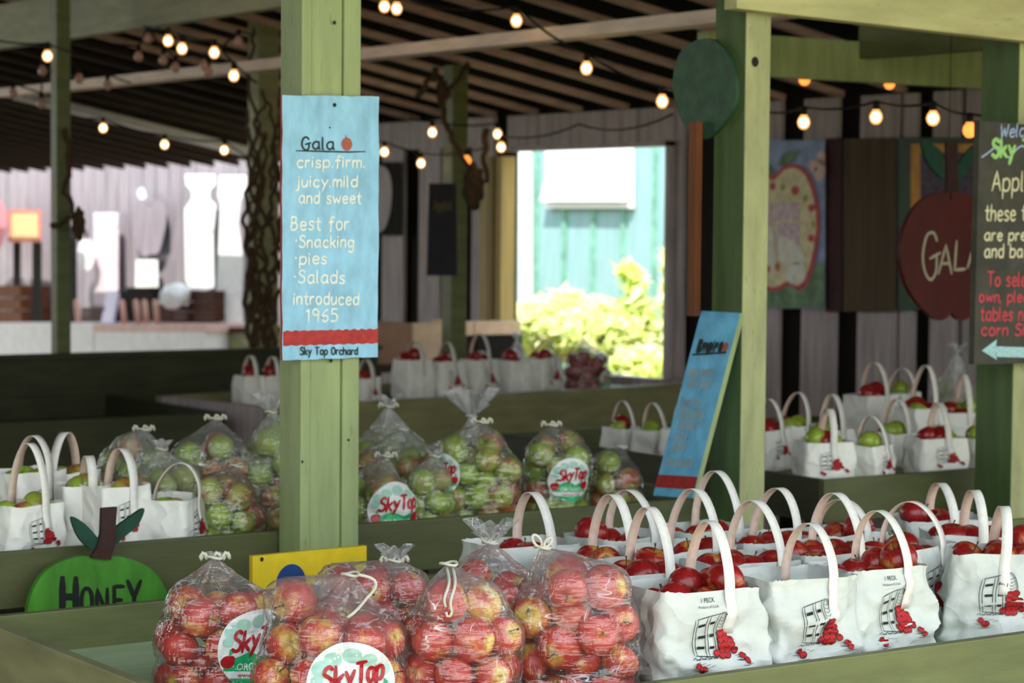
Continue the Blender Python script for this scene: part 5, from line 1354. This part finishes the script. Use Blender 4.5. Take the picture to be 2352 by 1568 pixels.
add('photo_block', [[(1720, 466), (1778, 466), (1778, 520), (1720, 520)], [(1782, 464), (1838, 464), (1838, 506), (1782, 506)], [(1720, 530), (1782, 526), (1782, 600), (1720, 600)], [(1786, 512), (1836, 512), (1836, 570), (1786, 570)]], 'art_pink', 4)
add('ivory_shape', [S([(1740, 530), (1770, 525), (1780, 570), (1776, 620), (1740, 640), (1716, 600)]), S([(1790, 545), (1820, 552), (1848, 590), (1842, 604), (1800, 606), (1788, 580)]), (1828, 628, 24, 26)], 'art_white', 5)
add('red_dot', [(1826, 437, 9, 11), (1864, 477, 8, 9), (1863, 547, 8, 9), (1774, 428, 6, 9)], 'art_red', 5)
add('lime_dot', [(1798, 430, 5, 9), (1850, 455, 5, 8), (1868, 515, 5, 10), (1752, 434, 5, 8)], 'art_lime', 5)
add('orange_dot', [(1786, 612, 5, 10), (1764, 618, 5, 9)], 'art_orange', 6)
add('painted_leaf', [S([(1786, 378), (1800, 352), (1832, 345), (1822, 366), (1800, 380)]), S([(1776, 404), (1752, 388), (1742, 372), (1766, 380)])], 'art_green', 4)
add(None, 0, 0, 0)
root, add = wall_art('picture in a green frame with mustard mat behind the red apple sign', 2064, 2330, 316, 712, 7.05, 'frame_green')
add('mat', [[(2092, 330), (2318, 330), (2318, 690), (2092, 690)]], 'mustard', 1)
add('photograph', [[(2114, 350), (2296, 350), (2296, 470), (2114, 470)], [(2114, 520), (2296, 520), (2296, 660), (2114, 660)]], 'photo_dark', 2)
add(None, 0, 0, 0)
for lab, a, b, m in (('maroon panel edge beside the apple painting', 1897, 1934, 'maroon'), ('wide shadowed brown panel between the two paintings', 1937, 2058, 'curtain')):
    root = thing('wall_panel', lab, 'panel', PX(a, 715, 7.06)); MB().slab([(a, 318), (b, 316), (b, 716), (a, 716)], lambda u, v, dz: PX(u, v, 7.06+dz), .03).build('panel_face', M[m], root)

# ------------------------------------------------------------------ garden beyond the window
XE = 11.6
root = thing('garden_building', 'pale teal board building beyond the window', 'building', (XE, 15, 0))
mb = MB().box((XE+.05, 16, 1.8), (.1, 12, 3.8)); mb.build('siding', M['teal'], root)
mb = MB(); yy = 10.2
while yy < 21.9: mb.box((XE-.01, yy, 1.8), (.03, .05, 3.8)); yy += .42
mb.build('batten', paint('teal_batten', (110, 158, 142), .7), root)
slabx(1192, 1214, 200, 700, XE-.05, .04, 'ext_white', 'corner_trim', root)
w_ = slabx(1252, 1448, 330, 478, XE-.06, .04, 'ext_white', 'window_frame', root)
gp = NT('painted_sky_glass'); gp.b.inputs['Base Color'].default_value = lin((232, 240, 250)); gp.b.inputs['Roughness'].default_value = .15; M['pane'] = gp.m  # near-white base colour stands in for the reflected sky
a, b = PX(1240, 462, XE-.12), PX(1436, 462, XE-.12); c, e = PX(1446, 384, XE-.08), PX(1258, 384, XE-.08)
MB().add([a, b, c, e]+[q+Vector((.02, 0, .01)) for q in (a, b, c, e)], [(0, 1, 2, 3), (4, 7, 6, 5), (0, 4, 5, 1), (1, 5, 6, 2), (2, 6, 7, 3), (3, 7, 4, 0)]).build('tilted_pane', M['pane'], w_)
slabx(1262, 1442, 336, 378, XE-.07, .01, 'pane', 'upper_pane', w_)
root = thing('terracotta_pot', 'terracotta pot among the plants beyond the window', 'pot', D(1468, 800, 14.4))
MB().box((D(1468, 760, 14.4).x, D(1468, 760, 14.4).y, .3), (.2, .2, .7)).build('pot_stand', M['soil'], root)
c = D(1468, 765, 14.9); MB().lathe(c-Vector((0, 0, .1)), [(0, 0), (.07, 0), (.09, .1), (.1, .1), (.1, .13), (.09, .13), (.085, .08)], 20).build('pot_wall', M['terracotta'], root)
def bush(label, c, rx, rz2, n, seed, tall=None):
    R = random.Random(seed); root = thing('garden_bush', label, 'bush', (c.x, c.y, 0)); mb = MB()
    for k in range(n):
        if tall: 
            t = R.random(); q = c+Vector((R.gauss(0, rx*.4), R.gauss(0, rx*.4), (t-.5)*2*rz2)); q += tall*(t-.5)
        else:
            v = Vector((R.gauss(0, 1), R.gauss(0, 1), R.gauss(0, 1))).normalized()*R.random()**.4; q = c+Vector((v.x*rx, v.y*rx, v.z*rz2))
        X = Vector((R.gauss(0, 1), R.gauss(0, 1), R.gauss(0, .6))).normalized(); Y = X.cross(Vector((R.gauss(0, .5), R.gauss(0, .5), 1))).normalized(); L = R.uniform(.05, .09)
        mb.add([q-X*L, q+Y*L*.4, q+X*L, q-Y*L*.4], [(0, 1, 2, 3)])
    mb.build('foliage', M['leaf'], root)
    st = MB()
    for k in range(4):
        e = c+Vector((R.uniform(-.5, .5)*rx, R.uniform(-.5, .5)*rx, rz2*.3)); st.tube([(c.x+R.uniform(-.08, .08), c.y+R.uniform(-.08, .08), -.03), e], .012, 5)
    st.build('stem', M['stem'], root)
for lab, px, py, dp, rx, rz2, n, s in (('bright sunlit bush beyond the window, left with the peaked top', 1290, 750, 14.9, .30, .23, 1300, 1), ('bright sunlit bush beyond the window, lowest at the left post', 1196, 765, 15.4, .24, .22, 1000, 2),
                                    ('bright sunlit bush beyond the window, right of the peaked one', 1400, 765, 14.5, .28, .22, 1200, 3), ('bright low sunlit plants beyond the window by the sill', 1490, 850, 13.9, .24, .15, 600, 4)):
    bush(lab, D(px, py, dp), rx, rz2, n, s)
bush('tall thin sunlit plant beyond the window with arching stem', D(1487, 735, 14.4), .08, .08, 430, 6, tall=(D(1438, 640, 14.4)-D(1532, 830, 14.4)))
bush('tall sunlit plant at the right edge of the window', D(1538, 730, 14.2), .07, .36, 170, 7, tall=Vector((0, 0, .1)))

# ------------------------------------------------------------------ light
w = bpy.data.worlds.new('open_sky'); sc.world = w; w.use_nodes = True
nt = w.node_tree; bg = nt.nodes['Background']
tc = nt.nodes.new('ShaderNodeTexCoord'); sp = nt.nodes.new('ShaderNodeSeparateXYZ'); rp = nt.nodes.new('ShaderNodeValToRGB')
nt.links.new(tc.outputs['Generated'], sp.inputs[0]); nt.links.new(sp.outputs[2], rp.inputs[0])
e = rp.color_ramp.elements; e[0].position = .0; e[0].color = (.78, .86, .82, 1); e[1].position = .6; e[1].color = (.74, .88, 1., 1)
k = e.new(.18); k.color = (.97, 1., .97, 1)
nt.links.new(rp.outputs[0], bg.inputs[0]); bg.inputs[1].default_value = 3.0
s = bpy.data.lights.new('sun', 'SUN'); s.energy = 9.; s.angle = math.radians(.6); s.color = (1., .95, .84)
so = bpy.data.objects.new('sun', s); COL.objects.link(so)
so.rotation_euler = Vector((.42, .42, -.8)).to_track_quat('-Z', 'Y').to_euler(); so.location = (-3, -3, 8)

# ------------------------------------------------------------------ camera
cam = bpy.data.cameras.new('camera'); cam.sensor_fit = 'HORIZONTAL'; cam.sensor_width = 22.3; cam.lens = F*22.3/2352.
cam.dof.use_dof = True; cam.dof.focus_distance = 3.95; cam.dof.aperture_fstop = 4.0; cam.clip_end = 300
co = bpy.data.objects.new('camera', cam); COL.objects.link(co)
m = Matrix.Identity(4)
for r in range(3): m[r][0] = RT[r]; m[r][1] = UP[r]; m[r][2] = -FW[r]; m[r][3] = EYE[r]
co.matrix_world = m; sc.camera = co
sc.view_settings.view_transform = 'Standard'; sc.view_settings.look = 'None'; sc.view_settings.exposure = 0.; sc.view_settings.gamma = 1.
sc.cycles.transparent_max_bounces = 20; sc.cycles.max_bounces = 7; sc.cycles.diffuse_bounces = 3
sc.cycles.sample_clamp_indirect = 6.
sc.cycles.adaptive_threshold = .03
print('apples placed', NAPPLE[0], {k: len(v) for k, v in FAR.items()})
